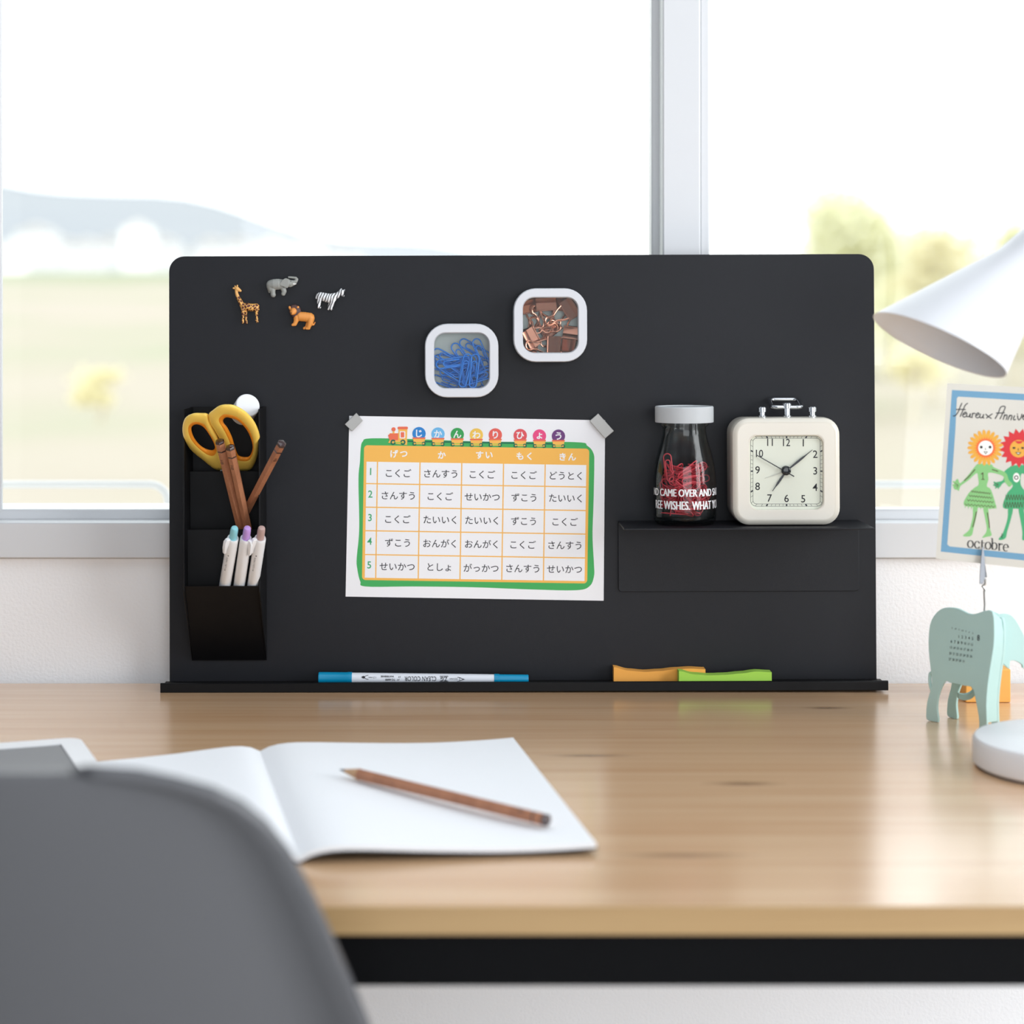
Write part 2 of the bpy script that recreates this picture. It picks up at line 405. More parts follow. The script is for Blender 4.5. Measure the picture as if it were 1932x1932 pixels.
MEADOW = land('green_meadow', [(0.35, (146, 152, 126)), (0.65, (156, 159, 138))], (0.02, 0.02, 0.02))
def gz(Y): return -2.6 + 5.6 * min(1, max(0, (Y - 6) / 290)) ** 0.9
def field_z(x, Y): return gz(Y) + 0.12 * sin(x * 0.21 + Y * 0.13)
tag(obj('field', MB().grid(lambda u, v: (-60 - 260 * v + (120 + 560 * v) * u, 1.0 + 299 * v ** 1.7, field_z(-60 - 260 * v + (120 + 560 * v) * u, 1.0 + 299 * v ** 1.7)), 40, 60), FIELD, kind='structure'))
tag(obj('meadow', MB().grid(lambda u, v: (-330 + 700 * u, 296 + 90 * v, 2.9 + 3.0 * v), 10, 6), MEADOW, kind='structure'))
def hz(x):                                         # ridge height against x at 1500 m
    px = x * F / 1500 + VX
    y = 342 + 0.03 * max(0, px) + 0.155 * max(0, px - 150) + 14 * sin(px * 0.013) + (-0.19 * (px) * 0.4 if px < 0 else 0)
    return max(8, (VY - min(y, 545)) / F * 1500 + 1)
obj('hill', MB().grid(lambda u, v: (-1400 + 2800 * u, 420 + 1080 * v, 6 + (hz(-1400 + 2800 * u) - 6) * (v ** 1.3)), 120, 20), HAZY_HILL, kind='structure')
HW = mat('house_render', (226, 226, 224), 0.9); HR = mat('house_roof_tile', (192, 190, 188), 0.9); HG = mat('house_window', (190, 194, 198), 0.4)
for i in range(13):
    px = [22, 70, 118, 165, 212, 262, 305, 352, 402, 455, 515, 575, 640][i]
    Y = 420 + (i * 37) % 90; cx = (px - VX) / F * (Y + D)
    g = 8.5 + (i * 5 % 7) * 0.5 - (0.8 if i > 6 else 0); hw = 3.2 + (i * 7 % 5) * 0.7; hh = 2.6 + (i * 3 % 4) * 0.8
    t_ = thing('house', None, 'house', (cx, Y, g - 4), group='pale houses below the far hill')
    tag(t_, ['leftmost pale far house near the window edge', 'second pale far house from the window edge', 'third pale far house from the left, above the green meadow', 'fourth pale far house from the left under the hill',
             'fifth pale far house from the left under the hill', 'pale far house just left of the black board corner', 'pale far house at the black board corner', 'pale far house above the giraffe magnet, behind the board edge', 'pale far house right of the giraffe, over the board edge',
             'pale far house left of the grey elephant magnet, over the board', 'pale far house above the grey elephant magnet', 'pale far house above the lion magnet', 'rightmost pale far house, above the zebra magnet'][i])
    obj('wall', MB().box(cx - hw, cx + hw, Y - 3, Y + 3, g - 4, g + hh), HW, t_)
    b = MB(); b.loft([[(cx - hw - .3, y, g + hh), (cx + hw + .3, y, g + hh), (cx, y, g + hh + 2.0)] for y in (Y - 3.4, Y + 3.4)]); obj('roof', b, HR, t_)
    for s in (-0.5, 0.5): obj('window', MB().box(cx + s * hw - .5, cx + s * hw + .5, Y - 3.08, Y - 3.0, g + 1.2, g + 2.6), HG, t_)
def leafmat(name, c):
    m = bpy.data.materials.new(name); m.use_nodes = True; nt = m.node_tree; nt.nodes.remove(nt.nodes['Principled BSDF'])
    d = N(nt, 'BsdfDiffuse'); tl = N(nt, 'BsdfTranslucent'); mx = N(nt, 'MixShader', Fac=0.5)
    d.inputs[0].default_value = (*lin(c), 1); tl.inputs[0].default_value = (*lin(c), 1)
    nt.links.new(d.outputs[0], mx.inputs[1]); nt.links.new(tl.outputs[0], mx.inputs[2]); nt.links.new(mx.outputs[0], nt.nodes['Material Output'].inputs['Surface'])
    return m
LEAF = leafmat('pale_green_leaf', (228, 228, 198)); LEAF2 = leafmat('dry_yellow_leaf', (232, 227, 194)); BARK = mat('tree_bark', (196, 188, 168), 0.9)
rl = random.Random(3)
def tree(px, Y, ytop, wpx, label, lm=LEAF, n=1500, name='tree', leaf=0.10, ybot=None):
    d = Y + D; cx = (px - VX) / F * d; zt = CZ - (ytop - VY) / F * d; rw = wpx / F * d / 2; zg = gz(Y) if ybot is None else CZ - (ybot - VY) / F * d
    t_ = thing(name, label, 'tree' if name == 'tree' else 'shrub', (cx, Y, zg), group='trees and shrubs outside')
    zc = (zt + zg) / 2 + (zt - zg) * 0.12; rz = zt - zc
    b = MB(); lobes = [(rl.uniform(-.5, .5) * rw, rl.uniform(-.5, .5) * rw, rl.uniform(-.6, .55) * rz, rl.uniform(.4, .62)) for _ in range(9)] + [(0, 0, rz * .55, .45)]
    for _ in range(n):
        lx, ly, lz, lr = rl.choice(lobes); a = Vector((rl.gauss(0, 1), rl.gauss(0, 1), rl.gauss(0, 1))).normalized() * (rl.random() ** 0.4)
        c = Vector((cx + lx + a.x * lr * rw, Y + ly + a.y * lr * rw, zc + lz + a.z * lr * rz * 0.8))
        if c.z > zt + 0.1: continue
        u = Vector((rl.gauss(0, 1), rl.gauss(0, 1), rl.gauss(0, 1))).normalized(); v = u.orthogonal().normalized(); s = leaf * rl.uniform(.6, 1.3)
        b.add([c - u * s, c + v * s * .45, c + u * s, c - v * s * .45], [(0, 1, 2, 3)])
    obj('foliage', b, lm, t_, smooth=None)
    b = MB(); b.tube([(cx, Y, zg), (cx + .05, Y, (zg + zc) / 2), (cx, Y, zc + rz * .4)], [rw * .09, rw * .07, rw * .03], 8)
    for k in range(4):
        a = k * 1.7; b.tube([(cx, Y, zc - rz * .3), (cx + cos(a) * rw * .5, Y + sin(a) * rw * .5, zc + rz * .2)], [rw * .04, rw * .015], 6)
    obj('trunk', b, BARK, t_)
tree(1600, 42, 335, 300, 'tall pale green tree outside the right pane, rising above the board corner', n=2600, leaf=.15, ybot=760)
tree(1760, 46, 400, 230, 'lower yellow green tree outside, between the tall tree and the lamp shade', LEAF2, 1900, leaf=.15, ybot=760)
tree(1915, 54, 395, 160, 'pale tree outside at the right, half hidden behind the lamp shade', LEAF, 1700, leaf=.15, ybot=760)
tree(1690, 60, 455, 330, 'broad pale bush line behind the trees, right of the board edge', LEAF, 2200, 'shrub', .2, 700)
tree(1890, 72, 470, 300, 'broad pale bush line behind the lamp shade', LEAF2, 2000, 'shrub', .2, 700)
tree(1720, 30, 640, 160, 'low yellow shrub outside, under the lamp shade opening', LEAF2, 500, 'shrub', .08, 800)
tree(190, 30, 690, 120, 'low yellow shrub in the dry field outside the left pane', LEAF2, 420, 'shrub', .08, 800)

# ------------------------------------------------------------------ desk
YB, YF = 0.008, desk(VX, 1711).y
dk = thing('desk', 'oak topped desk on a black steel frame, carrying the black board and open notebook', 'desk', (0, -0.28, 0))
DX0, DX1 = -0.95, 0.72
obj('tabletop', MB().box(DX0, DX1, YF + 0.0015, YB, DZ - 0.0145, DZ), WOODTOP, dk)
obj('edge_band', MB().box(DX0, DX1, YF, YF + 0.0015, DZ - 0.0145, DZ), EDGEWOOD, dk)
zb = zrow(1861, YF + 0.004)
obj('frame_rail', MB().box(DX0 + .02, DX1 - .02, YF + 0.004, YF + 0.03, zb, DZ - 0.0146), BLACKSTEEL, dk, bevel=.001)
obj('frame_rail', MB().box(DX0 + .02, DX1 - .02, YB - 0.03, YB - 0.004, DZ - .0416, DZ - 0.0146), BLACKSTEEL, dk, bevel=.001)
for x in (DX0 + .02, DX1 - .05):
    obj('frame_rail', MB().box(x, x + .03, YF + .03, YB - .03, DZ - .0416, DZ - 0.0146), BLACKSTEEL, dk, bevel=.001)
    for y in (YF + .004, YB - .034): obj('leg', MB().box(x, x + .03, y, y + .03, 0, DZ - .0416), BLACKSTEEL, dk, bevel=.001)

# ------------------------------------------------------------------ black magnet board with its tray
pl, pr, ptop = bp(320, 1283).x, bp(1654, 1283).x, bp(960, 481.5).z
bd = thing('magnet_board', 'large matt black metal desk board with a narrow tray along its foot', 'board', ((pl + pr) / 2, 0, 0), 'B')
r = 0.0125; arcs = []
for sx, a in ((1, 0), (-1, pi / 2)):
    for k in range(9):
        t_ = a + pi / 2 * k / 8
        arcs.append(((pr - r if sx > 0 else pl + r) + r * cos(t_), ptop - r + r * sin(t_)))
obj('panel', MB().prism([(pl, -0.0042), (pr, -0.0042)] + arcs, -0.0016, 0.0), BLACK, bd, bevel=.0003)
tl, tr = pl - 0.003, pr + 0.003
prof = [(0.0, -0.0002), (0.0272, -0.0002), (0.0272, 0.0030), (0.0280, 0.0036), (0.0294, 0.0036), (0.0302, 0.0030), (0.0302, -0.0036), (0.0294, -0.0041), (0.0278, -0.0041), (0.0272, -0.0036), (0.0272, -0.0018), (0.0, -0.0018)]
obj('tray', MB().loft([[(x, -e, z) for e, z in prof] for x in (tl, tr)]), BLACK2, bd, bevel=.0002)

# ------------------------------------------------------------------ pen holder
FE = 0.052                                          # how far it stands out
hl, hr = bp(362, 1000).x, bp(503, 1000).x
hb, ht = bp(430, 1246).z, bp(430, 767).z
v1 = bp(430, 1106, FE).z
hd = thing('pen_holder', 'black tiered pen holder fixed on the board, holding scissors, pencils and pens', 'pen holder', ((hl + hr) / 2, 0, hb), 'B')
side = [(0.0005, hb), (FE, v1 - 0.004), (FE, ht), (0.0005, ht)]
th = 0.0012
for nm, x in (('side_panel', hl), ('side_panel', hr - th)):
    obj(nm, MB().loft([[(xx, -e, z) for e, z in side] for xx in (x, x + th)]), BLACK2, hd, bevel=.0003)
obj('back_panel', MB().box(hl + th, hr - th, -0.0016, -0.0005, hb, ht), BLACK2, hd)
def slab(p0, p1, q=0.0012): return MB().loft([[(x, -p0[0], p0[1]), (x, -p1[0], p1[1]), (x, -p1[0] + q, p1[1]), (x, -p0[0] + q, p0[1])] for x in (hl + th, hr - th)])
obj('front_panel', slab((0.002, hb + .0005), (FE, v1)), BLACK2, hd, bevel=.0002)
for py, e in ((999, 0.036), (889, 0.0205)):
    zt = bp(430, py, e).z
    obj('divider', slab((e - .002, zt - 0.058), (e, zt)), BLACK2, hd, bevel=.0002)

# scissors
Z2 = lambda x, y: (320 + x / 7.43, 720 + y / 7.43)
YEL = mat('yellow_soft_grip', (255, 214, 98), 0.42); ORA = mat('orange_grip_liner', (244, 150, 40), 0.4)
sc_e = lambda py: 0.013 + (885 - py) / 72 * 0.046   # leans forward towards the top
sc_org = bp(445, 885, sc_e(885))
sz = thing('scissors', 'yellow handled scissors standing in the black pen holder', 'scissors', sc_org, 'B')
def loop(outer, inner, thick, part):
    o2 = resample(crom([(x, y, 0) for x, y in outer], 8, True), 64); i2 = resample(crom([(x, y, 0) for x, y in inner], 8, True), 64)
    ci = sum(i2, Vector()) / 64
    def start(P):
        k = max(range(64), key=lambda j: -abs(atan2(P[j].y - ci.y, P[j].x - ci.x) + pi / 2)); return P[k:] + P[:k]
    def orient(P):
        A = sum(P[k].x * P[(k + 1) % 64].y - P[(k + 1) % 64].x * P[k].y for k in range(64)); return P if A > 0 else P[::-1]
    o2 = start(orient(o2)); i2 = start(orient(i2))
    rings = []; liner = []
    for a, c in zip(o2, i2):
        pa = Z2(a.x, a.y); pc = Z2(c.x, c.y)
        A = bp(*pa, sc_e(pa[1])); Cc = bp(*pc, sc_e(pc[1])); mid = (A + Cc) / 2; h = (A - Cc) / 2
        out = Vector((0, -1, 0))
        rings.append([mid + h * (1 if abs(cos(q)) < 2 else 1) * cos(q) + out * thick * sin(q) for q in [2 * pi * k / 14 for k in range(14)]])
        m2 = Cc + h * 0.42
        liner.append([m2 + h * 0.49 * cos(q) + out * thick * 0.88 * sin(q) for q in [2 * pi * k / 10 for k in range(10)]])
    hnd = obj('handle', MB().loft(rings + [rings[0]], 0, False, False), YEL, sz, smooth=80)
    obj('grip_liner', MB().loft(liner + [liner[0]], 0, False, False), ORA, hnd, smooth=80)
    return hnd
loop([(180, 650), (220, 510), (330, 445), (450, 440), (535, 450), (548, 520), (600, 640), (680, 790), (730, 960), (760, 1120), (760, 1240), (650, 1238), (480, 1110), (300, 960), (205, 800)],
     [(300, 655), (335, 605), (400, 597), (480, 635), (560, 740), (620, 850), (640, 930), (600, 968), (500, 945), (400, 870), (325, 760)], 0.0052, 'left')
loop([(545, 460), (620, 390), (700, 335), (800, 318), (920, 335), (1080, 430), (1200, 580), (1264, 760), (1252, 900), (1228, 1060), (1172, 1190), (1100, 1250), (960, 1250), (850, 1200), (790, 1000), (740, 880), (640, 700), (560, 570)],
     [(745, 535), (790, 495), (860, 505), (960, 545), (1060, 640), (1130, 760), (1168, 900), (1150, 1000), (1110, 1055), (1040, 1062), (960, 1035), (915, 930), (870, 780), (800, 640), (755, 585)], 0.0058, 'right')
for s in (-1, 1):
    p0 = bp(420 + 14 * s + 20, 884, sc_e(884)); p1 = bp(436 + 3 * s, 1090, 0.006)
    dv = Vector((0.0045, 0, 0)); nv = Vector((0, 0.0009, 0)); yy = Vector((0, 0.0011 * s, 0))
    obj('blade', MB().loft([[p0 - dv + yy, p0 + dv + yy, p0 + dv + nv + yy, p0 - dv + nv + yy], [p1 - dv * .1 + yy, p1 + dv * .1 + yy, p1 + dv * .1 + nv + yy, p1 - dv * .1 + nv + yy]]), STEEL, sz)
obj('pivot', MB().tube([bp(440, 900, .011), bp(440, 900, .008)], .003, 16), STEEL, sz)

def axis_m(p, q):
    dd = (q - p).normalized(); return Matrix.Translation(p) @ dd.to_track_quat('Z', 'Y').to_matrix().to_4x4()
# white glue stick behind the scissors
ge = bp(470, 764, 0.026); gs = bp(462, 880, 0.012)
A = axis_m(gs, ge); Lg = (ge - gs).length
dg = Vector((0.34, -0.84, 0.42)).normalized()
g_top = bp(468, 764, 0.034); g_bot = g_top - dg * 0.019
gl = thing('glue_stick', 'white round ended glue stick poking up behind the yellow scissors', 'glue stick', g_bot, 'B')
MM = axis_m(g_bot, g_top); rr_ = 0.0098
obj('barrel', MB().lathe([(rr_ * .97, 0), (rr_ * .97, 0.004)], MM, 32), WHITEPLASTIC, gl)
obj('cap', MB().lathe([(rr_, 0.004), (rr_, 0.0178), (rr_ * .97, 0.0186), (rr_ * .9, 0.019)], MM, 40), WHITEPLASTIC, gl, smooth=30)

# pencils
DARKCAP = mat('dark_lacquer', (58, 38, 38), 0.15, coat=0.6)
LEAD = mat('pencil_lead', (52, 50, 54), 0.4); RAWWOOD = mat('bare_pencil_wood', (198, 156, 116), 0.6)
def pencil(p_end, p_tip, label, frame, r=0.0036, group=None, sharp=True, roll=0.0):
    L = (p_tip - p_end).length; M = axis_m(p_end, p_tip) @ Matrix.Rotation(roll, 4, 'Z')
    t_ = thing('pencil', label, 'pencil', p_tip if frame == 'B' else p_end.lerp(p_tip, .5), frame, group)
    hexr = lambda rr, z: [M @ Vector((rr * cos(k * pi / 3), rr * sin(k * pi / 3), z)) for k in range(6)]
    # shaft mesh kept upright in its own axes so that the grain follows it
    obj('shaft', MB().loft([hexr(r, 0.0022), hexr(r, L - 0.018)]), PENCILWOOD, t_, smooth=20)
    obj('end_cap', MB().loft([hexr(r * .55, -0.0004), hexr(r * .9, 0.0), hexr(r * 1.01, 0.0006), hexr(r * 1.01, 0.0023)]), DARKCAP, t_, smooth=30)
    obj('band', MB().loft([hexr(r * 1.015, 0.0085), hexr(r * 1.015, 0.0097)]), DARKCAP, t_, smooth=20)
    obj('tip', MB().lathe([(r * .95, L - 0.018), (r * .3, L - 0.005)], M, 18), RAWWOOD, t_)
    obj('lead', MB().lathe([(r * .3, L - 0.005), (r * .06, L)], M, 12), LEAD, t_)
    pr_ = Print(lambda x, y, l: M @ (Matrix.Rotation(roll0, 4, 'Z') @ Vector((r * .866 + .00008, y, x))))
    roll0 = pi / 6 - pi / 2 - roll if frame == 'B' else pi / 6
    roll0 = round((roll0 - pi / 6) / (pi / 3)) * (pi / 3) + pi / 6
    pr_.text('HB', 0.0185, 0, 0.0034, DARKCAP, 1, rot=pi / 2 * 0, shear=0)
    obj('lettering', pr_.mb, pr_.mats, t_, smooth=None)
    return t_
G = 'brown pencils in the pen holder'
def holder_pencil(px, py, qx, qy, e0, e1, label, roll=0.25):
    a = bp(px, py, e0); c = bp(qx, qy, e1); dd = (c - a).normalized(); return pencil(a, a + dd * 0.118, label, 'B', group=G, roll=roll)
holder_pencil(414, 831, 455, 998, 0.070, 0.0295, 'brown hexagonal pencil, left of the pair crossing the scissors')
holder_pencil(434, 842, 468, 998, 0.074, 0.0315, 'brown hexagonal pencil, right of the pair crossing the scissors')
holder_pencil(532, 836, 466, 962, 0.098, 0.032, 'brown pencil leaning far right, alone beyond the holder edge', 0.1)

# click pens
def pen(px, py, qx, qy, e0, e1, col, cname, label, clip):
    a = bp(px, py, e0); c = bp(qx, qy, e1); dd = (c - a).normalized(); M = axis_m(a, a + dd); r = 0.0046
    e = a + dd * 0.077
    t_ = thing('click_pen', label, 'pen', e, 'B', 'white click pens in the pen holder')
    PM = mat('plunger_' + cname, col, 0.35)
    obj('plunger', MB().lathe([(r * .3, 0), (r * .52, .0004), (r * .62, .0014), (r * .66, .004), (r * .66, 0.0125)], M, 20), PM, t_)
    obj('barrel', MB().lathe([(r * .72, .0118), (r * .9, .0112), (r * .98, .012), (r, 0.014), (r, 0.070), (r * .6, .077)], M, 28), WHITEPLASTIC, t_)
    xw = (M.to_3x3().inverted() @ Vector((clip, -0.75, 0))).normalized(); ax = Vector((xw.x, xw.y, 0)).normalized(); bx = Vector((-ax.y, ax.x, 0))
    ring = lambda z, o0, o1, ww: [M @ (ax * o0 - bx * ww + Vector((0, 0, z))), M @ (ax * o0 + bx * ww + Vector((0, 0, z))), M @ (ax * o1 + bx * ww * .8 + Vector((0, 0, z))), M @ (ax * o1 - bx * ww * .8 + Vector((0, 0, z)))]
    obj('pocket_clip', MB().loft([ring(.0105, r * .7, r * 1.35, .0016), ring(.013, r * .8, r * 1.65, .0019), ring(.020, r * 1.15, r * 1.65, .0019), ring(.0255, r * 1.1, r * 1.5, .0014)]), WHITEPLASTIC, t_, bevel=.0003)
    a0 = atan2(*reversed([v for v in (M.to_3x3().inverted() @ Vector((-0.2 * clip, -1, 0)))[:2]]))
    pr_ = Print(lambda x, y, l: M @ Vector(((r + .0001) * cos(a0 + y / r), (r + .0001) * sin(a0 + y / r), x)))
    if cname != 'lilac':
        for i in range(9): pr_.text('MILDLINER'[8 - i], 0.030 + i * 0.0017, 0.0022, 0.0019, INK, 1, rot=pi)
        pr_.disc(0.0272, 0.0015, 0.0005, INK)
        obj('lettering', pr_.mb, pr_.mats, t_, smooth=None)
pen(443, 995, 424, 1106, 0.084, 0.0435, (140, 205, 215), 'aqua', 'white click pen with an aqua plunger', -0.7)
pen(467, 995, 451, 1106, 0.084, 0.0435, (188, 148, 216), 'lilac', 'white click pen with a lilac plunger', 0.75)
pen(494, 995, 477, 1106, 0.084, 0.0435, (184, 155, 148), 'taupe', 'white click pen with a taupe plunger', -0.9)

# ------------------------------------------------------------------ timetable sheet and its two magnets
S5 = 3.578
PAPERW = mat('white_paper', (240, 240, 243), 0.75); ORG_ = mat('ink_orange', (246, 186, 88), 0.7); GRN = mat('ink_green', (66, 172, 92), 0.7)
DGRN = mat('ink_dark_green', (20, 104, 84), 0.7); CORAL = mat('ink_coral', (236, 112, 82), 0.7); INKG = mat('ink_number_green', (60, 168, 110), 0.7); LIME = mat('ink_lime', (170, 200, 70), 0.7)
def bpt(ox, oy, s, e0=0.0004, dl=0.00005):
    return lambda x, y, l: bp(ox + x / s, oy + y / s, e0 + dl * l)
P = Print(bpt(640, 760, S5))
P.poly([(68, 88), (1795, 118), (1785, 1336), (43, 1308)], PAPERW, 0)
P.blob([(145, 310), (158, 262), (210, 240), (500, 245), (1000, 262), (1590, 265), (1675, 290), (1716, 340), (1722, 420), (1716, 700), (1710, 900), (1720, 1090), (1720, 1170), (1690, 1238), (1600, 1265), (1300, 1260), (900, 1245), (500, 1240), (180, 1240), (142, 1205), (122, 1120), (118, 1050), (135, 850), (130, 520), (140, 400)], GRN, 1)
gp = lambda a, b_: (168 + a - 0.0155 * b_, 288 + b_ + 0.0155 * a)
P.poly([gp(*q) for q in rrect(760, 453, 1520, 910, 24)], ORG_, 2)
cols = [14, 92, 379, 661, 943, 1224, 1506]; rows = [105, 257, 416, 575, 736, 896]
for i in range(6):
    for j in range(5):
        P.poly([gp(cols[i] + 4, rows[j] + 4), gp(cols[i + 1] - 4, rows[j] + 4), gp(cols[i + 1] - 4, rows[j + 1] - 4), gp(cols[i] + 4, rows[j + 1] - 4)], PAPERW, 3)
tbl = [['こくご', 'さんすう', 'こくご', 'こくご', 'どうとく'], ['さんすう', 'こくご', 'せいかつ', 'ずこう', 'たいいく'], ['こくご', 'たいいく', 'たいいく', 'ずこう', 'こくご'],
       ['ずこう', 'おんがく', 'おんがく', 'こくご', 'さんすう'], ['せいかつ', 'としょ', 'がっかつ', 'さんすう', 'せいかつ']]
for j in range(5):
    yb = rows[j] + 78
    P.text(str(j + 1), *gp(47, yb - 8), 68, INKG, 4, rot=.0155, off=.014, xs=.95)
    for i in range(5): P.text(tbl[j][i], *gp((cols[i + 1] + cols[i + 2]) / 2, yb), 61, INK, 4, rot=.0155, off=.007)
for s, x, y in (('げつ', 403, 345), ('か', 693, 353), ('すい', 980, 353), ('もく', 1252, 360), ('きん', 1540, 365)):
    P.text(s, x, y, 56, PAPERW, 4, off=.03, sp=64, rot=.0155)
balls = [(539, 208, 'じ', (44, 132, 206)), (667, 211, 'か', (112, 186, 234)), (797, 214, 'ん', (56, 162, 86)), (926, 217, 'わ', (242, 198, 88)), (1054, 217, 'り', (228, 98, 88)),
         (1222, 221, 'ひ', (222, 86, 94)), (1352, 224, 'ょ', (232, 76, 132)), (1480, 225, 'う', (108, 62, 122))]
P.stroke([(455, 259), (540, 261), (1500, 278)], 10, DGRN, 2)
for k, (x, y, s, c) in enumerate(balls):
    P.disc(x, y, 45, mat('ink_ball_%s' % 'abcdefgh'[k], c, 0.7), 3, 32)
    P.text(s, x, y - 1, 58, PAPERW, 5, off=.025)
    P.poly([(x - 42, y + 27), (x + 42, y + 27), (x + 34, y + 72), (x - 34, y + 72)], ORG_, 4)
    P.poly([(x - 44, y + 26), (x + 44, y + 26), (x + 42, y + 36), (x - 42, y + 36)], CORAL, 5)
    P.stroke([(x - 18, y + 62), (x + 18, y + 62)], 6, LIME, 5)
    for s2 in (-1, 1): P.arc(x + s2 * 31, y + 68, 10, 7, DGRN, 6, 20 if s2 < 0 else 200, 320 if s2 < 0 else 500)
P.poly([(340, 205), (400, 205), (400, 250), (440, 250), (460, 250), (458, 285), (330, 270), (345, 245)], ORG_, 3)
P.poly([(400, 178), (460, 178), (456, 270), (400, 270)], ORG_, 4)
P.poly(rrect(398, 228, 118, 46, 10) and [(335, 240), (330, 218), (345, 208), (398, 206), (398, 252), (340, 252)], CORAL, 5)
P.poly(rrect(429, 170, 70, 18, 8), CORAL, 5); P.poly(rrect(427, 216, 38, 48, 5), PAPERW, 5); P.poly(rrect(427, 216, 24, 36, 3), CORAL, 6)
P.disc(367, 179, 14, CORAL, 5); P.stroke([(367, 192), (367, 206)], 12, ORG_, 4)
P.stroke([(372, 268), (430, 270)], 8, LIME, 6)
for x, a in ((364, 20), (430, 200)): P.arc(x, 266, 13, 10, DGRN, 7, a, a + 300)
ts = obj('timetable_sheet', P.mb, P.mats, None, 'white printed school timetable with a toy train heading, held up by two magnets', 'timetable', bp(890, 1130, 0.0004), 'B', smooth=None)
MAG = mat('satin_magnet_metal', (172, 171, 168), 0.45, 0.35)
def magnet(pts, label):
    q = [bp(640 + x / S5, 760 + y / S5, 0.003) for x, y in pts]
    obj('bar_magnet', MB().prism([(v.x, v.z) for v in q], 0.0012, 0.0034), MAG, None, label, 'magnet', q[0], 'B', 'silver magnets holding the timetable', bevel=.0003)
magnet([(115, 68), (37, 145), (88, 193), (160, 120)], 'silver bar magnet on the top left corner of the timetable')
magnet([(1748, 72), (1690, 122), (1795, 241), (1855, 190)], 'silver bar magnet on the top right corner of the timetable')

# ------------------------------------------------------------------ shelf on the board
SE = 0.062
vs_ = bp(1400, 996.5, SE).z
sl, sr = bp(1166, 1050).x, bp(1620, 1050).x
sh = thing('wall_shelf', 'black folded metal shelf on the board, carrying the clip bottle and alarm clock', 'shelf', ((sl + sr) / 2, 0, bp(1400, 1115).z), 'B')
vb = bp(1400, 1116, .002).z
lp = [(sl, vs_ - .0005), (sl, vb + .003)] + [(sl + .003 - .003 * cos(a * pi / 8), vb + .003 - .003 * sin(a * pi / 8)) for a in range(1, 5)] + [(sr - .003 + .003 * sin(a * pi / 8), vb + .003 - .003 * cos(a * pi / 8)) for a in range(0, 5)] + [(sr, vs_ - .0005)]
obj('back_plate', MB().prism(lp[::-1], 0.0006, 0.0022), BLACK, sh, bevel=.0004)
obj('shelf_plate', MB().box(sl, sr, -SE, -0.0006, vs_ - 0.0016, vs_), BLACK, sh, bevel=.0004)

# ------------------------------------------------------------------ paper clips
def clip_path(L, W, n=7):
    out = []; P_ = lambda x, y: out.append((x, 0.0, y))
    def arc_(cx, cy, r, a0, a1):
        for k in range(n + 1):
            a = radians(a0 + (a1 - a0) * k / n); P_(cx + r * cos(a), cy + r * sin(a))
    R = W / 2; P_(-R, -L * .28); arc_(0, L / 2 - R, R, 180, 0)
    r2 = R * .84; arc_(R - r2, -L / 2 + r2, r2, 0, -180)
    r3 = R * .62; cx3 = R - 2 * r2 + r3; arc_(cx3, L / 2 - R * 2.3 + 0, r3, 180, 0); P_(cx3 + r3, -L * .20)
    return out
BLUEWIRE = mat('blue_coated_wire', (18, 124, 220), 0.3); REDWIRE = mat('red_coated_wire', (218, 66, 80), 0.32)
def wire_mesh(name, L, W, r, m):
    mb = MB().tube(clip_path(L, W), r, 6); me = bpy.data.meshes.new(name); me.from_pydata([tuple(p) for p in mb.v], [], mb.f)
    me.materials.append(m); me.polygons.foreach_set('use_smooth', [True] * len(me.polygons)); return me
rc = random.Random(11)

# square tins
TINW = mat('white_tin_lid', (213, 214, 219), 0.3, 0.0); TINM = mat('tin_metal', (185, 187, 190), 0.35, 0.9); TINB = mat('tin_inside', (188, 193, 188), 0.5, 0.25)
WINDOW = clear('clear_tin_window', (0.97, 0.98, 0.98), 0.05, 0.3, 0.008)
def tin(px, py, label):
    fe = 0.0195; c = bp(px, py, fe); cx, cz = c.x, c.z; s = bp(px + 69.5, py, fe).x - bp(px - 69.5, py, fe).x
    t_ = thing('storage_tin', label, 'tin', (cx, 0, cz - s / 2), 'B', 'square window tins on the board')
    R = lambda w_, r_: rrect(cx, cz, w_, w_, r_, 8)
    b = MB(); b.ring(R(s * .985, .0175), R(s * .965, .0170), 0.0008, 0.016); b.prism(R(s * .985, .0175), 0.0008, 0.0016)
    obj('base', b, [TINB], t_, bevel=.0003)
    b = MB(); rg = lambda w_, r_, e: [Vector((x, -e, z)) for x, z in R(w_, r_)]
    b.loft([rg(s * .985, .0175, .0095), rg(s, .018, .0095), rg(s, .018, .0178), rg(s * .992, .0177, .0190), rg(s * .975, .0172, .0195), rg(s * .775, .0098, .0195), rg(s * .757, .0092, .0190), rg(s * .742, .0088, .0172), rg(s * .742, .0088, .0165), rg(s * .96, .017, .0165), rg(s * .965, .0172, .0095), rg(s * .985, .0175, .0095)], 0, False, False)
    ld = obj('lid', b, [TINW], t_, smooth=35)
    b = MB(); b.ring(R(s * 1.008, .0183), R(s * .99, .0178), .0095, .0108); obj('rim', b, TINM, ld, bevel=.0003)
    obj('window', MB().prism(R(s * .75, .009), .0167, .0173), WINDOW, t_)
    return cx, cz, s
c1 = tin(871, 680.5, 'square white rimmed tin of blue paper clips'); c2 = tin(1038.5, 613.5, 'square white rimmed tin of copper binder clips')
BW = wire_mesh('blue_clip_wire', .027, .0068, .00058, BLUEWIRE)
Z4 = lambda x, y: (780 + x / 5.367, 520 + y / 5.367)
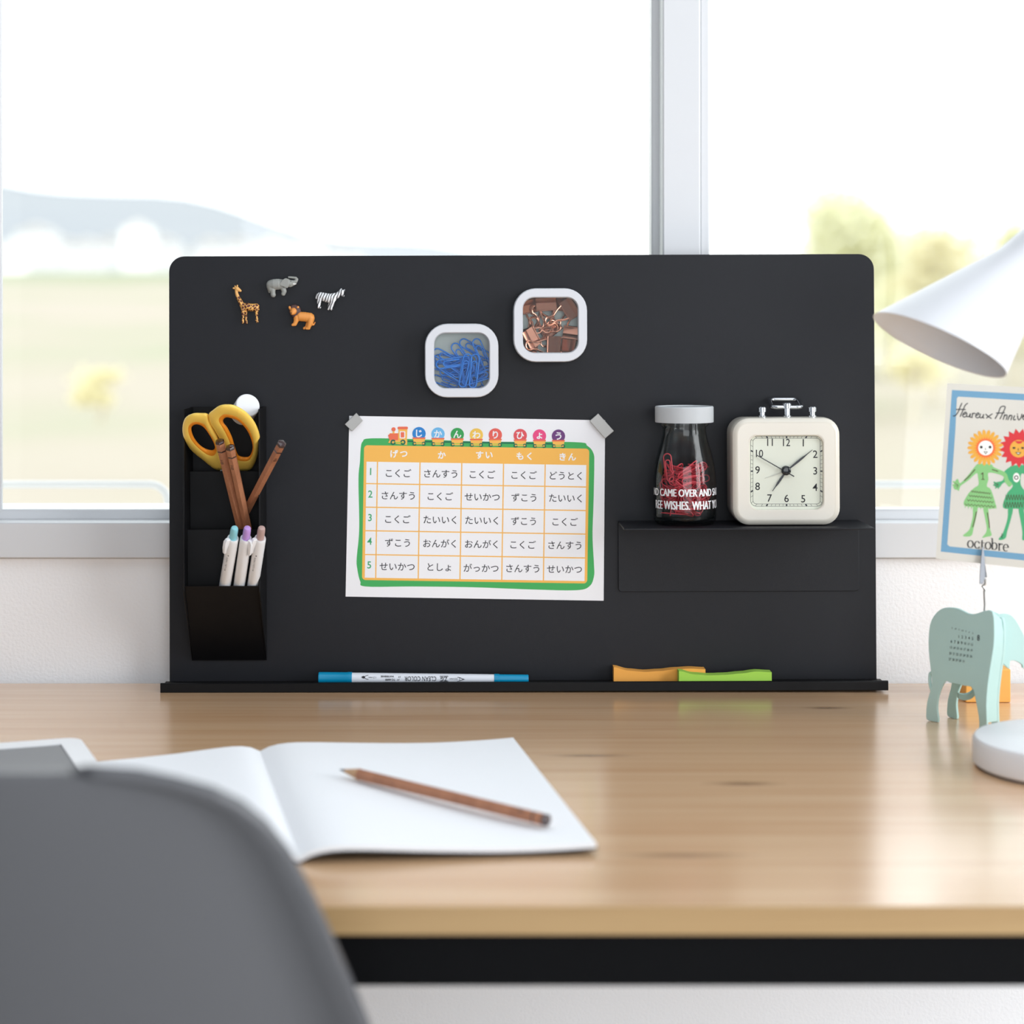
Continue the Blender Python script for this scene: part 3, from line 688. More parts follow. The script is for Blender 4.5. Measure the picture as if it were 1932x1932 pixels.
def place_wire(me, name, label, group, cx, e, cz, rot, tilt, yaw=0.0, frame='B', cat='paper clip'):
    o = _link(name, me); o.matrix_world = FR[frame] @ Matrix.Translation((cx, -e, cz)) @ Matrix.Rotation(yaw, 4, 'Z') @ Matrix.Rotation(rot, 4, 'Y') @ Matrix.Rotation(tilt, 4, 'X')
    return tag(o, label, cat, group)
GB = 'blue paper clips in the tin'
heroes = [((520, 960), radians(13), .0158, 'blue paper clip upright at the front middle of the tin, left of its twin'), ((610, 965), radians(7), .0158, 'blue paper clip upright at the front middle of the tin, right of its twin'),
          ((690, 800), radians(-22), .0125, 'blue paper clip sticking up tilted at the upper right of the tin'), ((400, 880), radians(-98), .0150, 'long blue paper clip lying level across the pile, at mid left'),
          ((500, 830), radians(-35), .0095, 'blue paper clip rising from the back of the pile, near its centre'), ((355, 840), radians(-62), .0095, 'blue paper clip looped over the back left of the pile'), ((620, 745), radians(-60), .0085, 'topmost blue paper clip leaning on the back of the tin')]
for (x, y), rot, e, lb in heroes:
    q = bp(*Z4(x, y), e); place_wire(BW, 'paper_clip', lb, GB, q.x, e, q.z, rot, 0)
lay = 0.0030; n = 0
while lay < 0.0150:
    for side_ in range(3):
        for _ in range(40):
            if side_ == 0: rot = radians(rc.uniform(75, 125)); x = c1[0] + rc.uniform(-.014, -.004)
            elif side_ == 1: rot = radians(rc.choice([rc.uniform(-20, 25), rc.uniform(60, 120)])); x = c1[0] + rc.uniform(-.004, .008)
            else: rot = radians(rc.uniform(20, 75)) * rc.choice((1, 1, -1)); x = c1[0] + rc.uniform(.006, .016)
            z = c1[1] - .027 + rc.uniform(.003, .030); hx, hz_ = abs(sin(rot)) * .0135, abs(cos(rot)) * .0135
            if abs(x - c1[0]) + hx < .0272 and z - hz_ > c1[1] - .0268 and z + hz_ < c1[1] + .005: break
        else: continue
        place_wire(BW, 'paper_clip', 'blue wire paper clip within the heap in the lower square tin', GB, x, lay + side_ * .00035, z, rot, rc.uniform(-.01, .01)); n += 1
    lay += 0.0020

# binder clips
COPPER = mat('rose_copper_sheet', (172, 118, 98), 0.22, 0.85); COPWIRE = mat('rose_copper_wire', (222, 160, 135), 0.18, 0.95)
def binder(M, label, w_=.0165):
    t_ = thing('binder_clip', label, 'binder clip', (0, 0, 0), 'B', 'copper binder clips in the tin'); t_.matrix_world = FR['B'] @ M
    h, d_ = .0105, .0046; th_ = .00045
    pr_ = [(-.0006, h), (-d_ * .55, h * .45), (-d_, .0008), (-d_ * .8, 0), (d_ * .8, 0), (d_, .0008), (d_ * .55, h * .45), (.0006, h)]
    inn = [(p[0] * .86 if abs(p[0]) > .001 else p[0] * .3, p[1] * .96 + .0004) for p in pr_]
    b = MB()
    for i in range(len(pr_) - 1):
        a, c, a2, c2_ = pr_[i], pr_[i + 1], inn[i], inn[i + 1]
        b.loft([[(x, a[0], a[1]), (x, c[0], c[1]), (x, c2_[0], c2_[1]), (x, a2[0], a2[1])] for x in (-w_ / 2, w_ / 2)])
    for s in (-1, 1): b.tube([(-w_ / 2, s * .0005, h + .0003), (w_ / 2, s * .0005, h + .0003)], .0007, 8)
    obj('spring_body', b, COPPER, t_)
    for s, ang in ((-1, .22), (1, -.22)):
        pts = []
        pw = [(-w_ * .36, 0), (-w_ * .30, .004), (-w_ * .16, .009), (-w_ * .17, .013)] + [(w_ * .22 * cos(a), .0150 + w_ * .22 * sin(a)) for a in [radians(200 - 22 * k) for k in range(11)]] + [(w_ * .17, .013), (w_ * .16, .009), (w_ * .30, .004), (w_ * .36, 0)]
        for x, z in pw: pts.append((x, s * .0006 - sin(ang) * z, h + cos(ang) * z))
        obj('wire_handle', MB().tube(pts, .00062, 8), COPWIRE, t_)
def bm_(x, y, e, ry, rx=0.0, rz=0.0):
    q = bp(*Z4(x, y), e); return Matrix.Translation((q.x, -e, q.z)) @ Matrix.Rotation(ry, 4, 'Y') @ Matrix.Rotation(rz, 4, 'Z') @ Matrix.Rotation(rx, 4, 'X')
for x, y, e, ry, rx, rz, lb in [
    (1645, 300, .0118, radians(-122), .05, 0.12, 'copper binder clip at the top right, long handle reaching to the centre'),
    (1610, 655, .0062, radians(8), -.05, -.15, 'copper binder clip standing at the right side of the tin'),
    (1490, 722, .0118, radians(-88), .05, .1, 'copper binder clip lying at the bottom middle, handles pointing left'),
    (1345, 215, .0115, radians(178), -.05, .2, 'copper binder clip hanging at the top, handles pointing down'),
    (1180, 235, .0058, radians(168), 0, -.2, 'dark copper binder clip in the top left corner of the tin'),
    (1430, 600, .0056, radians(-38), 0, .15, 'copper binder clip half buried at the centre of the tin'),
    (1140, 770, .0062, radians(14), .04, .1, 'copper binder clip at the left edge, handles pointing up'),
    (1640, 726, .0060, radians(-80), 0, -.1, 'copper binder clip in the bottom right corner of the tin'),
    (1500, 215, .0056, radians(190), 0, .1, 'copper binder clip at the back behind the long handle'),
    (1130, 660, .0122, radians(62), 0, .3, 'copper binder clip lying across the lower left of the tin')]:
    binder(bm_(x, y, e, ry, rx, rz), lb)

# ------------------------------------------------------------------ glass bottle of red clips
be = 0.029
q = bp(1292, 985, be); bx, bz = q.x, vs_
k_ = (D - be) / F
bt = thing('glass_bottle', 'small clear milk bottle with a frosted cap and white lettering, full of red clips', 'bottle', (bx, -be, bz), 'B')
MBt = Matrix.Translation((bx, -be, bz))
BGL = clear('bottle_glass', (0.99, 0.995, 0.99), 0.03, 0.9, 0.022, (0.62, 0.67, 0.66))
px2 = lambda v: v / 3.645 * k_
ou = [(px2(170), 0), (px2(190), .0006), (px2(206), .0022), (px2(213), .0045), (px2(215), .008), (px2(215), px2(310)), (px2(210), px2(370)), (px2(198), px2(440)), (px2(180), px2(510)), (px2(164), px2(560)), (px2(152), px2(610)), (px2(148), px2(650)), (px2(150), px2(672)), (px2(165), px2(680)), (px2(168), px2(700)), (px2(158), px2(715)), (px2(156), px2(770))]
inn = [(px2(146), px2(770)), (px2(140), px2(650)), (px2(145), px2(610)), (px2(172), px2(510)), (px2(190), px2(440)), (px2(202), px2(370)), (px2(206), px2(310)), (px2(206), .008), (px2(198), .0052), (px2(170), .0040), (px2(40), .0046)]
obj('bottle_body', MB().lathe(ou + inn, MBt, 56), BGL, bt, smooth=60)
FROST = mat('frosted_cap_plastic', (228, 232, 235), 0.35); 
fb = FROST.node_tree.nodes['Principled BSDF']; fb.inputs['Transmission Weight'].default_value = 0.3; fb.inputs['Roughness'].default_value = .4; fb.inputs['IOR'].default_value = 1.2
zc_ = px2(700)
obj('cap', MB().lathe([(px2(168), zc_ + .0002), (px2(200), zc_ + .0002), (px2(201), zc_ + .001), (px2(201), zc_ + px2(105)), (px2(196), zc_ + px2(112)), (px2(186), zc_ + px2(112)), (px2(180), zc_ + px2(104)), (px2(20), zc_ + px2(104))], MBt, 48), FROST, bt, smooth=35)
WINK = mat('white_bottle_ink', (238, 238, 240), 0.5)
Rb = px2(215) + .00025
def wrap(x, y, l):
    a = x / Rb - pi / 2; return MBt @ Vector((Rb * cos(a), Rb * sin(a), y))
P = Print(lambda x, y, l: wrap(x, -y, l))
for s, y, em, xs in (('ND CAME OVER AND SAID', px2(232), .0083, .71), ('REE WISHES. WHAT YOU', px2(147), .0095, .63)):
    vs0, fs0 = glyphs(s, 0)
    mid = (min(v[0] for v in vs0) + max(v[0] for v in vs0)) / 2; sh_ = px2(2) if y > px2(200) else px2(18)
    for q_, dx_ in enumerate((-.0003, -.0001, .0001, .0003)):
        Rb = px2(215) + .00022 + q_ * .00002
        P.mb.add([wrap((v[0] - mid) * em * xs + sh_ + dx_, y + (v[1] - .35) * em, 0) for v in vs0], fs0, P.mi(WINK))
obj('lettering', P.mb, P.mats, bt, smooth=None)
RW = wire_mesh('red_clip_wire', .0225, .0060, .00050, REDWIRE)
GR = 'red paper clips in the bottle'
n = 0; tries = 0; inr = px2(200)
while n < 84 and tries < 20000:
    tries += 1
    d_ = Vector((rc.gauss(0, 1), rc.gauss(0, 1), rc.gauss(0, .55))).normalized()
    c = Vector((rc.uniform(-1, 1) * inr, rc.uniform(-1, 1) * inr, rc.uniform(.0065, .047)))
    if c.y > .006: continue
    R = d_.to_track_quat('Z', 'Y').to_matrix() @ Matrix.Rotation(rc.uniform(0, 6.28), 3, 'Z'); ok = True
    for sx, szz in ((-1, -1), (1, -1), (-1, 1), (1, 1)):
        p = c + R @ Vector((sx * .0031, 0, szz * .0112))
        if hypot(p.x, p.y) > inr - .0006 or p.z < .0052 or p.z > (.047 + .006 * rc.random()): ok = False; break
    if not ok: continue
    o = _link('paper_clip', RW); o.matrix_world = FR['B'] @ MBt @ Matrix.Translation(c) @ R.to_4x4()
    tag(o, 'red wire paper clip inside the lettered glass bottle', 'paper clip', GR); n += 1
o = _link('paper_clip', RW); o.matrix_world = FR['B'] @ MBt @ Matrix.Translation((-px2(118), -.008, .0455)) @ Matrix.Rotation(radians(-6), 4, 'Y')
tag(o, 'red paper clip standing upright against the left glass, highest in the bottle', 'paper clip', GR)

# ------------------------------------------------------------------ alarm clock
ce = 0.048
ql, qr = bp(1382, 900, ce), bp(1586.5, 900, ce); qt = bp(1484, 789, ce)
cx, cw = (ql.x + qr.x) / 2, qr.x - ql.x; cz0, ch = vs_ + .0004, qt.z - vs_; cz = cz0 + ch / 2
ck = thing('alarm_clock', 'cream square alarm clock with a chrome carrying handle, standing on the black shelf', 'clock', (cx, -0.03, cz0), 'B')
CREAM = mat('cream_enamel', (224, 218, 205), 0.25, coat=.25); DIAL = mat('pale_green_dial', (226, 230, 216), 0.6); HANDS = mat('black_hands', (38, 40, 46), 0.35)
RR = lambda ins, e, r_=.0135: [Vector((x, -e, z)) for x, z in rrect(cx, cz, cw - 2 * ins, ch - 2 * ins, max(.003, r_ - ins), 8)]
o1 = bp(1369.5 + 340 / 7.578, 745 + 588 / 7.578, ce); o2 = bp(1370 + 1392 / 7.578, 745 + 1640 / 7.578, ce)
ocx, ocz, ow, oh = (o1.x + o2.x) / 2, (o1.z + o2.z) / 2, o2.x - o1.x, o1.z - o2.z
OO = lambda ins, e: [Vector((x, -e, z)) for x, z in rrect(ocx, ocz, ow - 2 * ins, oh - 2 * ins, .0068, 8)]
rec = 0.0442
b = MB(); b.loft([RR(.004, .006), RR(.0012, .0072), RR(.0008, .010), RR(.0008, .034), RR(0, .0352), RR(0, .0425), RR(.0006, .0455), RR(.0022, .0473), RR(.0042, ce), RR(.0050, ce), OO(-.0016, ce), OO(-.0008, ce), OO(-.0002, ce - .0004), OO(0, ce - .001), OO(.0001, rec)], 0, True, False)
obj('case', b, CREAM, ck, smooth=30)
dpt = lambda x, y, l: bp(1370 + x / 7.578, 745 + y / 7.578, rec + .0005 + .00006 * l)
P = Print(dpt)
P.poly([(p[0], p[1]) for p in rrect(865, 1112, 1110, 1110, 90)], DIAL, 0)
k1 = rrect(865, 1092, 1028, 1000, 78, 6); k2 = rrect(865, 1090, 962, 940, 52, 6)
P.stroke(k1 + [k1[0]], 5, HANDS, 1, False); P.stroke(k2 + [k2[0]], 5, HANDS, 1, False)
for i in range(60):
    a = 2 * pi * i / 60; dx, dy = sin(a), -cos(a)
    def hit(hw, hh, r_):
        lo, hi = 0, 900
        for _ in range(30):
            m_ = (lo + hi) / 2; x, y = abs(dx * m_), abs(dy * m_)
            ins = x <= hw and y <= hh and not (x > hw - r_ and y > hh - r_ and hypot(x - hw + r_, y - hh + r_) > r_)
            lo, hi = (m_, hi) if ins else (lo, m_)
        return lo
    t0, t1 = hit(514, 500, 78), hit(481, 470, 52)
    P.stroke([(865 + dx * t0, 1092 + dy * t0), (865 + dx * t1, 1090 + dy * t1)], 20 if i % 5 == 0 and i % 15 or i % 15 == 0 else 4, HANDS, 2, False)
for s, x, y in (('12', 864, 680), ('1', 1104, 685), ('2', 1274, 848), ('3', 1274, 1086), ('4', 1272, 1320), ('5', 1102, 1486), ('6', 864, 1480), ('7', 622, 1476), ('8', 450, 1308), ('9', 450, 1074), ('10', 478, 838), ('11', 628, 678)):
    P.text(s, x, y, 152, INK, 2, off=.004, xs=.98 if len(s) == 1 else .86)
obj('dial', P.mb, P.mats, ck, smooth=None)
def hand(name, pts, lay_, m=HANDS):
    q = [bp(1370 + x / 7.578, 745 + y / 7.578, rec + lay_) for x, y in pts]
    obj(name, MB().prism([(v.x, v.z) for v in q], rec + lay_, rec + lay_ + .0003), m, ck, smooth=None)
def lance(x0, y0, x1, y1, w0, w1):
    L = hypot(x1 - x0, y1 - y0); ux, uy = (x1 - x0) / L, (y1 - y0) / L; nx, ny = -uy, ux
    f = lambda t_, w_: (x0 + ux * L * t_ + nx * w_, y0 + uy * L * t_ + ny * w_)
    return [f(0, w0), f(.45, w1), f(.62, w1 * .9), f(.78, w0 * .7), f(1, w0 * .4), f(1, -w0 * .4), f(.78, -w0 * .7), f(.62, -w1 * .9), f(.45, -w1), f(0, -w0)]
hand('alarm_hand', lance(864, 1085, 552, 1192, 6, 9), .0006, mat('pale_alarm_hand', (196, 198, 188), 0.4))
hand('hour_hand', lance(864, 1085, 660, 1378, 9, 16), .0012); hand('minute_hand', lance(864, 1085, 1234, 786, 9, 15), .0018)
hand('second_hand', [(968, 1174), (976, 1160), (430, 850), (424, 861)], .0024)
q = bp(1370 + 864 / 7.578, 745 + 1085 / 7.578, rec + .004)
obj('centre_cap', MB().lathe([(.0037, rec), (.0037, rec + .0032), (.0033, rec + .0037), (.0022, rec + .0040)], Matrix.Translation((q.x, 0, q.z)) @ Matrix.Rotation(pi / 2, 4, 'X'), 28), mat('gloss_black_cap', (30, 34, 36), 0.1), ck)
ztop = cz0 + ch
for nm, px, r_, hh in (('bell_knob', 1438, .0034, .0085), ('bell_knob', 1532.5, .0034, .0085), ('handle_post', 1485, .0036, .0115)):
    x = bp(px, 780, .026).x; M = Matrix.Translation((x, -.026, ztop - .0008))
    obj(nm, MB().lathe([(r_ * 1.0, 0), (r_ * 1.0, .0015), (r_ * .72, .0018), (r_ * .72, hh - .0042), (r_, hh - .0039), (r_, hh - .0006), (r_ * .85, hh)], M, 24), CHROME, ck, smooth=30)
xh0, xh1 = bp(1457, 770, .026).x, bp(1514, 770, .026).x; hzz = ztop + .0075
pts = [(x, y, hzz + (0.0022 if y > -.02 else 0) + (y + .026) * .16) for x, y in rrect((xh0 + xh1) / 2, -.0165, xh1 - xh0, .020, .005, 5)]
obj('carrying_handle', MB().tube(pts, .0017, 10, closed=True), CHROME, ck, smooth=80)

# ------------------------------------------------------------------ animal magnets
KZ = D / F / 16.1
def blob_mesh(name, caps, c0, m, parent, vox=0.00026, k=KZ, sm=2, zoff=0.0):
    b = MB()
    for chain in caps:
        P_ = [Vector(((x - c0[0]) * k, -(w_ * k), -(y - c0[1]) * k)) for x, y, w_, r_ in chain]; R_ = [r_ * k * 1.14 for *_, r_ in chain]
        for i in range(len(P_)):
            b.ball(P_[i], R_[i], 0, 14, 10)
            if i:
                n_ = max(2, int((P_[i] - P_[i - 1]).length / (0.35 * min(R_[i], R_[i - 1]) + 1e-6)))
                for j in range(1, n_): b.ball(P_[i - 1].lerp(P_[i], j / n_), R_[i - 1] + (R_[i] - R_[i - 1]) * j / n_, 0, 14, 10)
    for v in b.v: v.y = min(v.y, -0.0002)
    o = obj(name, b, m, None); o.parent = parent; o.matrix_world = parent.matrix_world.copy()
    base = ORG[o.name]; o.data.transform(Matrix.Translation(base))
    md = o.modifiers.new('r', 'REMESH'); md.mode = 'VOXEL'; md.voxel_size = vox
    md = o.modifiers.new('s', 'SMOOTH'); md.iterations = sm; md.factor = 0.5
    bake(o); o.matrix_parent_inverse = Matrix.Identity(4); o.location = (0, 0, 0); o.rotation_euler = (0, 0, 0); ORG[o.name] = ORG[parent.name]
    return o
def animal(px, py, name, label):
    q = bp(px, py, .002); return thing(name, label, 'magnet', (q.x, 0, q.z), 'B', 'animal magnets on the board')
def pattern(name, fn):
    m = bpy.data.materials.new(name); m.use_nodes = True; nt = m.node_tree; b_ = nt.nodes['Principled BSDF']; b_.inputs['Roughness'].default_value = 0.4
    tc = N(nt, 'TexCoord'); fn(nt, tc, b_); return m
def gir(nt, tc, b_):
    v = N(nt, 'TexVoronoi', Scale=430.0); v.feature = 'DISTANCE_TO_EDGE'; nt.links.new(tc.outputs['Object'], v.inputs['Vector'])
    r = ramp(nt, [(0.0, (240, 182, 98)), (0.075, (240, 182, 98)), (0.11, (92, 42, 34)), (1, (92, 42, 34))]); nt.links.new(v.outputs['Distance'], r.inputs[0])
    s = N(nt, 'SeparateXYZ'); nt.links.new(tc.outputs['Object'], s.inputs[0])
    mr = N(nt, 'MapRange'); mr.inputs['From Min'].default_value = .0215; mr.inputs['From Max'].default_value = .0225; nt.links.new(s.outputs['Z'], mr.inputs['Value'])
    mx = N(nt, 'MixRGB'); mx.inputs[2].default_value = (*lin((232, 176, 104)), 1); nt.links.new(mr.outputs[0], mx.inputs[0]); nt.links.new(r.outputs[0], mx.inputs[1])
    nt.links.new(mx.outputs[0], b_.inputs['Base Color'])
def zeb(nt, tc, b_):
    mp = N(nt, 'Mapping'); mp.inputs['Rotation'].default_value = (0, radians(-20), 0); nt.links.new(tc.outputs['Object'], mp.inputs['Vector'])
    w_ = N(nt, 'TexWave', Scale=150.0, Distortion=3.0, Detail=1.0); w_.inputs['Detail Scale'].default_value = 1.2; nt.links.new(mp.outputs[0], w_.inputs['Vector'])
    r = ramp(nt, [(0, (30, 30, 34)), (0.20, (30, 30, 34)), (0.32, (240, 240, 242)), (1, (240, 240, 242))]); nt.links.new(w_.outputs['Fac'], r.inputs[0]); nt.links.new(r.outputs[0], b_.inputs['Base Color'])
EYE = mat('animal_eye', (40, 26, 24), 0.3)
t_ = animal(430 + 600 / 16.1, 510 + 1610 / 16.1, 'giraffe_magnet', 'spotted orange giraffe magnet, leftmost of the four animals'); c0 = (600, 1610)
blob_mesh('body', [[(480, 1090, 120, 88), (600, 1110, 120, 105), (720, 1130, 120, 108), (860, 1110, 120, 92)], [(455, 1080, 130, 72), (390, 960, 140, 62), (320, 830, 145, 50), (270, 690, 150, 42), (270, 600, 150, 46)],
    [(285, 560, 150, 62), (340, 590, 160, 48), (392, 622, 165, 32)], [(235, 530, 150, 18), (228, 478, 150, 20)], [(285, 520, 155, 18), (298, 462, 155, 22)], [(230, 552, 160, 20), (178, 542, 165, 24)],
    [(465, 1160, 160, 56), (472, 1380, 160, 34), (468, 1480, 160, 30), (465, 1585, 160, 34)], [(545, 1190, 90, 45), (553, 1400, 80, 28), (562, 1595, 80, 33)], [(875, 1150, 150, 66), (885, 1300, 150, 40), (885, 1420, 150, 28), (900, 1555, 150, 36)], [(890, 1500, 150, 26), (868, 1520, 160, 26)],
    [(925, 1060, 130, 22), (948, 1130, 120, 18), (945, 1200, 120, 16)]], c0, pattern('giraffe_coat', gir), t_)
def eyes(t_, c0, pts, m=EYE):
    for x, y, w_, r_ in pts: obj('eye', MB().ball(ORG[t_.name] + Vector(((x - c0[0]) * KZ, -w_ * KZ, -(y - c0[1]) * KZ)), r_ * KZ, 0, 10, 8), m, t_)
eyes(t_, c0, [(272, 560, 206, 14)])
t_ = animal(430 + 1650 / 16.1, 510 + 800 / 16.1, 'elephant_magnet', 'grey elephant magnet with a raised trunk and white tusk'); c0 = (1650, 800)
GREYE = mat('elephant_grey', (150, 151, 146), 0.5)
blob_mesh('body', [[(1320, 440, 130, 132), (1420, 430, 140, 150), (1520, 425, 140, 152), (1640, 420, 140, 132)], [(1300, 480, 130, 112), (1330, 560, 140, 100)], [(1370, 590, 170, 78), (1375, 690, 170, 66), (1385, 745, 170, 70)], [(1690, 560, 170, 76), (1720, 640, 170, 66), (1690, 715, 170, 58)],
    [(1790, 390, 170, 124), (1890, 400, 180, 92)], [(1900, 390, 180, 84), (2000, 370, 185, 62), (2075, 340, 190, 48), (2105, 280, 190, 40), (2070, 235, 190, 34), (1970, 222, 190, 30), (1860, 212, 190, 26)], [(1900, 450, 180, 60), (1990, 440, 180, 34)], [(1225, 540, 120, 28), (1240, 600, 120, 24), (1265, 665, 120, 26)]], c0, GREYE, t_)
og = ORG[t_.name]; ear = crom([((x - c0[0]) * KZ, 0, -(y - c0[1]) * KZ) for x, y in [(1592, 420), (1640, 340), (1700, 280), (1790, 245), (1862, 300), (1868, 400), (1860, 480), (1822, 545), (1760, 520), (1680, 490), (1620, 470)]], 5, True)
obj('ear', MB().prism([(og.x + v.x, og.z + v.z) for v in ear], 270 * KZ, 305 * KZ), GREYE, t_, bevel=.0004, seg=3)
obj('tusk', MB().tube([og + Vector(((x - c0[0]) * KZ, -w_ * KZ, -(y - c0[1]) * KZ)) for x, y, w_ in ((1985, 410, 220), (2040, 425, 240), (2095, 415, 245))], [30 * KZ, 27 * KZ, 10 * KZ], 10), mat('tusk_white', (240, 240, 236), .4), t_)
eyes(t_, c0, [(1930, 340, 262, 12)])
t_ = animal(540 + 480 / 16.1, 530 + 1460 / 16.1, 'lion_magnet', 'orange lion magnet with a dark brown mane, lowest of the animals'); c0 = (480, 1460)
LION = mat('lion_orange', (232, 152, 72), 0.45)
blob_mesh('body', [[(430, 1080, 130, 130), (560, 1090, 130, 132), (710, 1110, 130, 130)], [(330, 1110, 160, 92), (305, 1220, 170, 64), (270, 1310, 170, 55), (205, 1335, 185, 36)], [(750, 1130, 160, 108), (740, 1270, 170, 80), (690, 1400, 170, 54), (690, 1435, 170, 46), (625, 1445, 180, 34)], [(680, 1260, 90, 60), (610, 1410, 90, 40), (550, 1440, 100, 38)],
    [(810, 1060, 130, 40), (828, 1180, 130, 28), (800, 1290, 130, 22), (815, 1345, 130, 18), (850, 1330, 130, 16), (878, 1262, 130, 16)], [(235, 920, 215, 96), (215, 960, 255, 66), (205, 985, 275, 44)], [(115, 800, 200, 34), (140, 850, 190, 34)], [(368, 800, 200, 36), (330, 850, 190, 36)]], c0, LION, t_)
blob_mesh('mane', [[(270, 800, 150, 80), (360, 850, 150, 78), (385, 930, 150, 70), (345, 1010, 160, 76), (270, 1060, 170, 68), (190, 1010, 170, 50), (140, 930, 170, 40), (150, 850, 170, 50), (210, 795, 170, 62), (270, 800, 150, 80)], [(270, 920, 130, 130)]], c0, mat('mane_brown', (78, 50, 46), 0.5, var=.5, vscale=1500), t_)
eyes(t_, c0, [(170, 880, 285, 14), (262, 875, 295, 14), (180, 975, 318, 16)])
t_ = animal(540 + 1330 / 16.1, 530 + 880 / 16.1, 'zebra_magnet', 'striped zebra magnet, rightmost of the four animals'); c0 = (1330, 880)
blob_mesh('body', [[(1050, 460, 130, 108), (1160, 490, 130, 118), (1280, 520, 130, 126), (1410, 520, 130, 120)], [(1420, 490, 140, 104), (1530, 450, 140, 82), (1620, 390, 150, 66), (1670, 340, 150, 66)], [(1680, 330, 160, 72), (1720, 390, 170, 52), (1735, 450, 175, 36)], [(1690, 300, 160, 36), (1680, 256, 160, 24)], [(1760, 320, 160, 34), (1786, 282, 160, 24)],
    [(1030, 540, 150, 82), (1000, 660, 160, 50), (1000, 730, 160, 44), (1000, 785, 160, 46), (1030, 805, 165, 30)], [(1430, 620, 160, 80), (1390, 740, 165, 48), (1372, 830, 165, 44), (1390, 862, 170, 34)], [(1350, 690, 100, 54), (1310, 790, 100, 44), (1290, 845, 100, 40)], [(955, 430, 120, 42), (925, 520, 120, 30)]], c0, pattern('zebra_coat', zeb), t_)
eyes(t_, c0, [(1745, 302, 190, 13), (1668, 402, 222, 11)])

# ------------------------------------------------------------------ marker and sticky pads in the tray
TEAL = mat('teal_cap', (0, 142, 186), 0.35); MW = mat('marker_white', (226, 230, 238), 0.35)
me_ = 0.016; zt_ = -.0002
pa, pb = bp(601, 1278, me_), bp(997, 1283, me_); ra, rb = .0049, .0036
pa.z = zt_ + ra + .0001; pb.z = zt_ + rb + .0001
mk = thing('marker_pen', 'double ended white marker with teal caps, lying upside down in the tray', 'marker', (pa + pb) / 2 - Vector((0, 0, ra)), 'B')
Lm = (pb - pa).length; M = axis_m(pa, pb); fx = lambda px: (px - 601) / 396 * Lm
rm = lambda z: ra + (rb - ra) * z / Lm
obj('barrel', MB().lathe([(rm(fx(664)) * .97, fx(664)), (rm(fx(934)) * .97, fx(934))], M, 32), MW, mk)
obj('cap', MB().lathe([(ra * .92, 0), (ra, .0006), (ra, fx(655)), (ra * 1.03, fx(656)), (ra * 1.03, fx(664)), (ra * .9, fx(664.5))], M, 32), TEAL, mk, smooth=30)
obj('cap', MB().lathe([(rb * .9, fx(932)), (rb * 1.12, fx(932.5)), (rb * 1.12, fx(941)), (rb * 1.02, fx(942)), (rb * .98, Lm - .0005), (rb * .9, Lm)], M, 32), TEAL, mk, smooth=30)
fr = (M.to_3x3().inverted() @ Vector((0, -1, 0.10))); a0 = atan2(fr.y, fr.x)
sgn = 1 if (M.to_3x3() @ Vector((-sin(a0), cos(a0), 0))).z > 0 else -1
def mpt(x, y, l):                                   # x along the pen, y down in the picture
    z = fx(580 + x / 3.864); r_ = rm(z) * .97 + .00032; v = (245 - y) / 3.864 * D / F; a = a0 + sgn * v / r_
    return M @ Vector((r_ * cos(a), r_ * sin(a), z))
P = Print(mpt)
def wtext(s, x, y, em, off=0.0, xs=1.0, shear=0): P.text(s, x, y, em, INK, 1, off, xs, shear, rot=pi)
wtext('CLEAN COLOR', 825, 243, 48, 0, .70); wtext('II', 668, 241, 48, 0, .8, .4); wtext('ZIG', 997, 244, 46, .02, .66)
k = [(968, 222), (1025, 222), (1025, 264), (968, 264)]; P.stroke(k + [k[0]], 3, INK, 1, False)
wtext('TC-6600', 606, 251, 20, .02); wtext('WATERBASE', 585, 227, 18, .02, .95); wtext('1.2 mm', 475, 236, 19); wtext('0.5 mm', 1066, 244, 19)
P.poly([(396, 233), (402, 226), (412, 224), (422, 228), (422, 240), (412, 243), (402, 240)], INK); P.stroke([(445, 218), (430, 222), (422, 227)], 3.5, INK); P.stroke([(445, 248), (430, 245), (422, 240)], 3.5, INK)
P.poly([(1150, 246), (1132, 241), (1132, 251)], INK); P.stroke([(1095, 231), (1110, 233), (1132, 243), (1132, 249), (1110, 259), (1095, 261)], 3.5, INK); P.stroke([(1110, 234), (1110, 258)], 3, INK)
obj('lettering', P.mb, P.mats, mk, smooth=None)

def pad(px0, px1, e0, e1, tops, col, name, label):
    """a block of notes; tops = picture heights of its curling upper face at its front edge"""
    m = mat(name, col, 0.8); n_ = 24; rng = []
    for k in range(n_ + 1):
        f = k / n_; i = f * (len(tops) - 1); j = min(int(i), len(tops) - 2); g = i - j; g = g * g * (3 - 2 * g)
        y = tops[j] + (tops[j + 1] - tops[j]) * g
        x0, x1 = bp(px0, 1270, e1).x, bp(px1, 1270, e1).x; x = x0 + (x1 - x0) * f; zt2 = bp(1300, y, e1).z
        rng.append([(x, -e0, -.0001), (x, -e1, -.0001), (x, -e1, zt2), (x, -e0, zt2)])
    o = obj('sticky_note_pad', MB().loft(rng), m, None, label, 'sticky notes', None, 'B', 'sticky note pads in the tray', smooth=30)
    return o
pad(1158, 1331, .002, .0135, [1258.5, 1265, 1267.5, 1266, 1263, 1261.5, 1263], (253, 178, 82), 'orange_note_paper', 'orange pad of sticky notes in the tray, partly behind the green one')
pad(1281, 1456, .0142, .0255, [1266, 1272.5, 1274.5, 1273.5, 1271, 1267.5, 1269], (166, 218, 84), 'green_note_paper', 'lime green pad of sticky notes at the front of the tray')

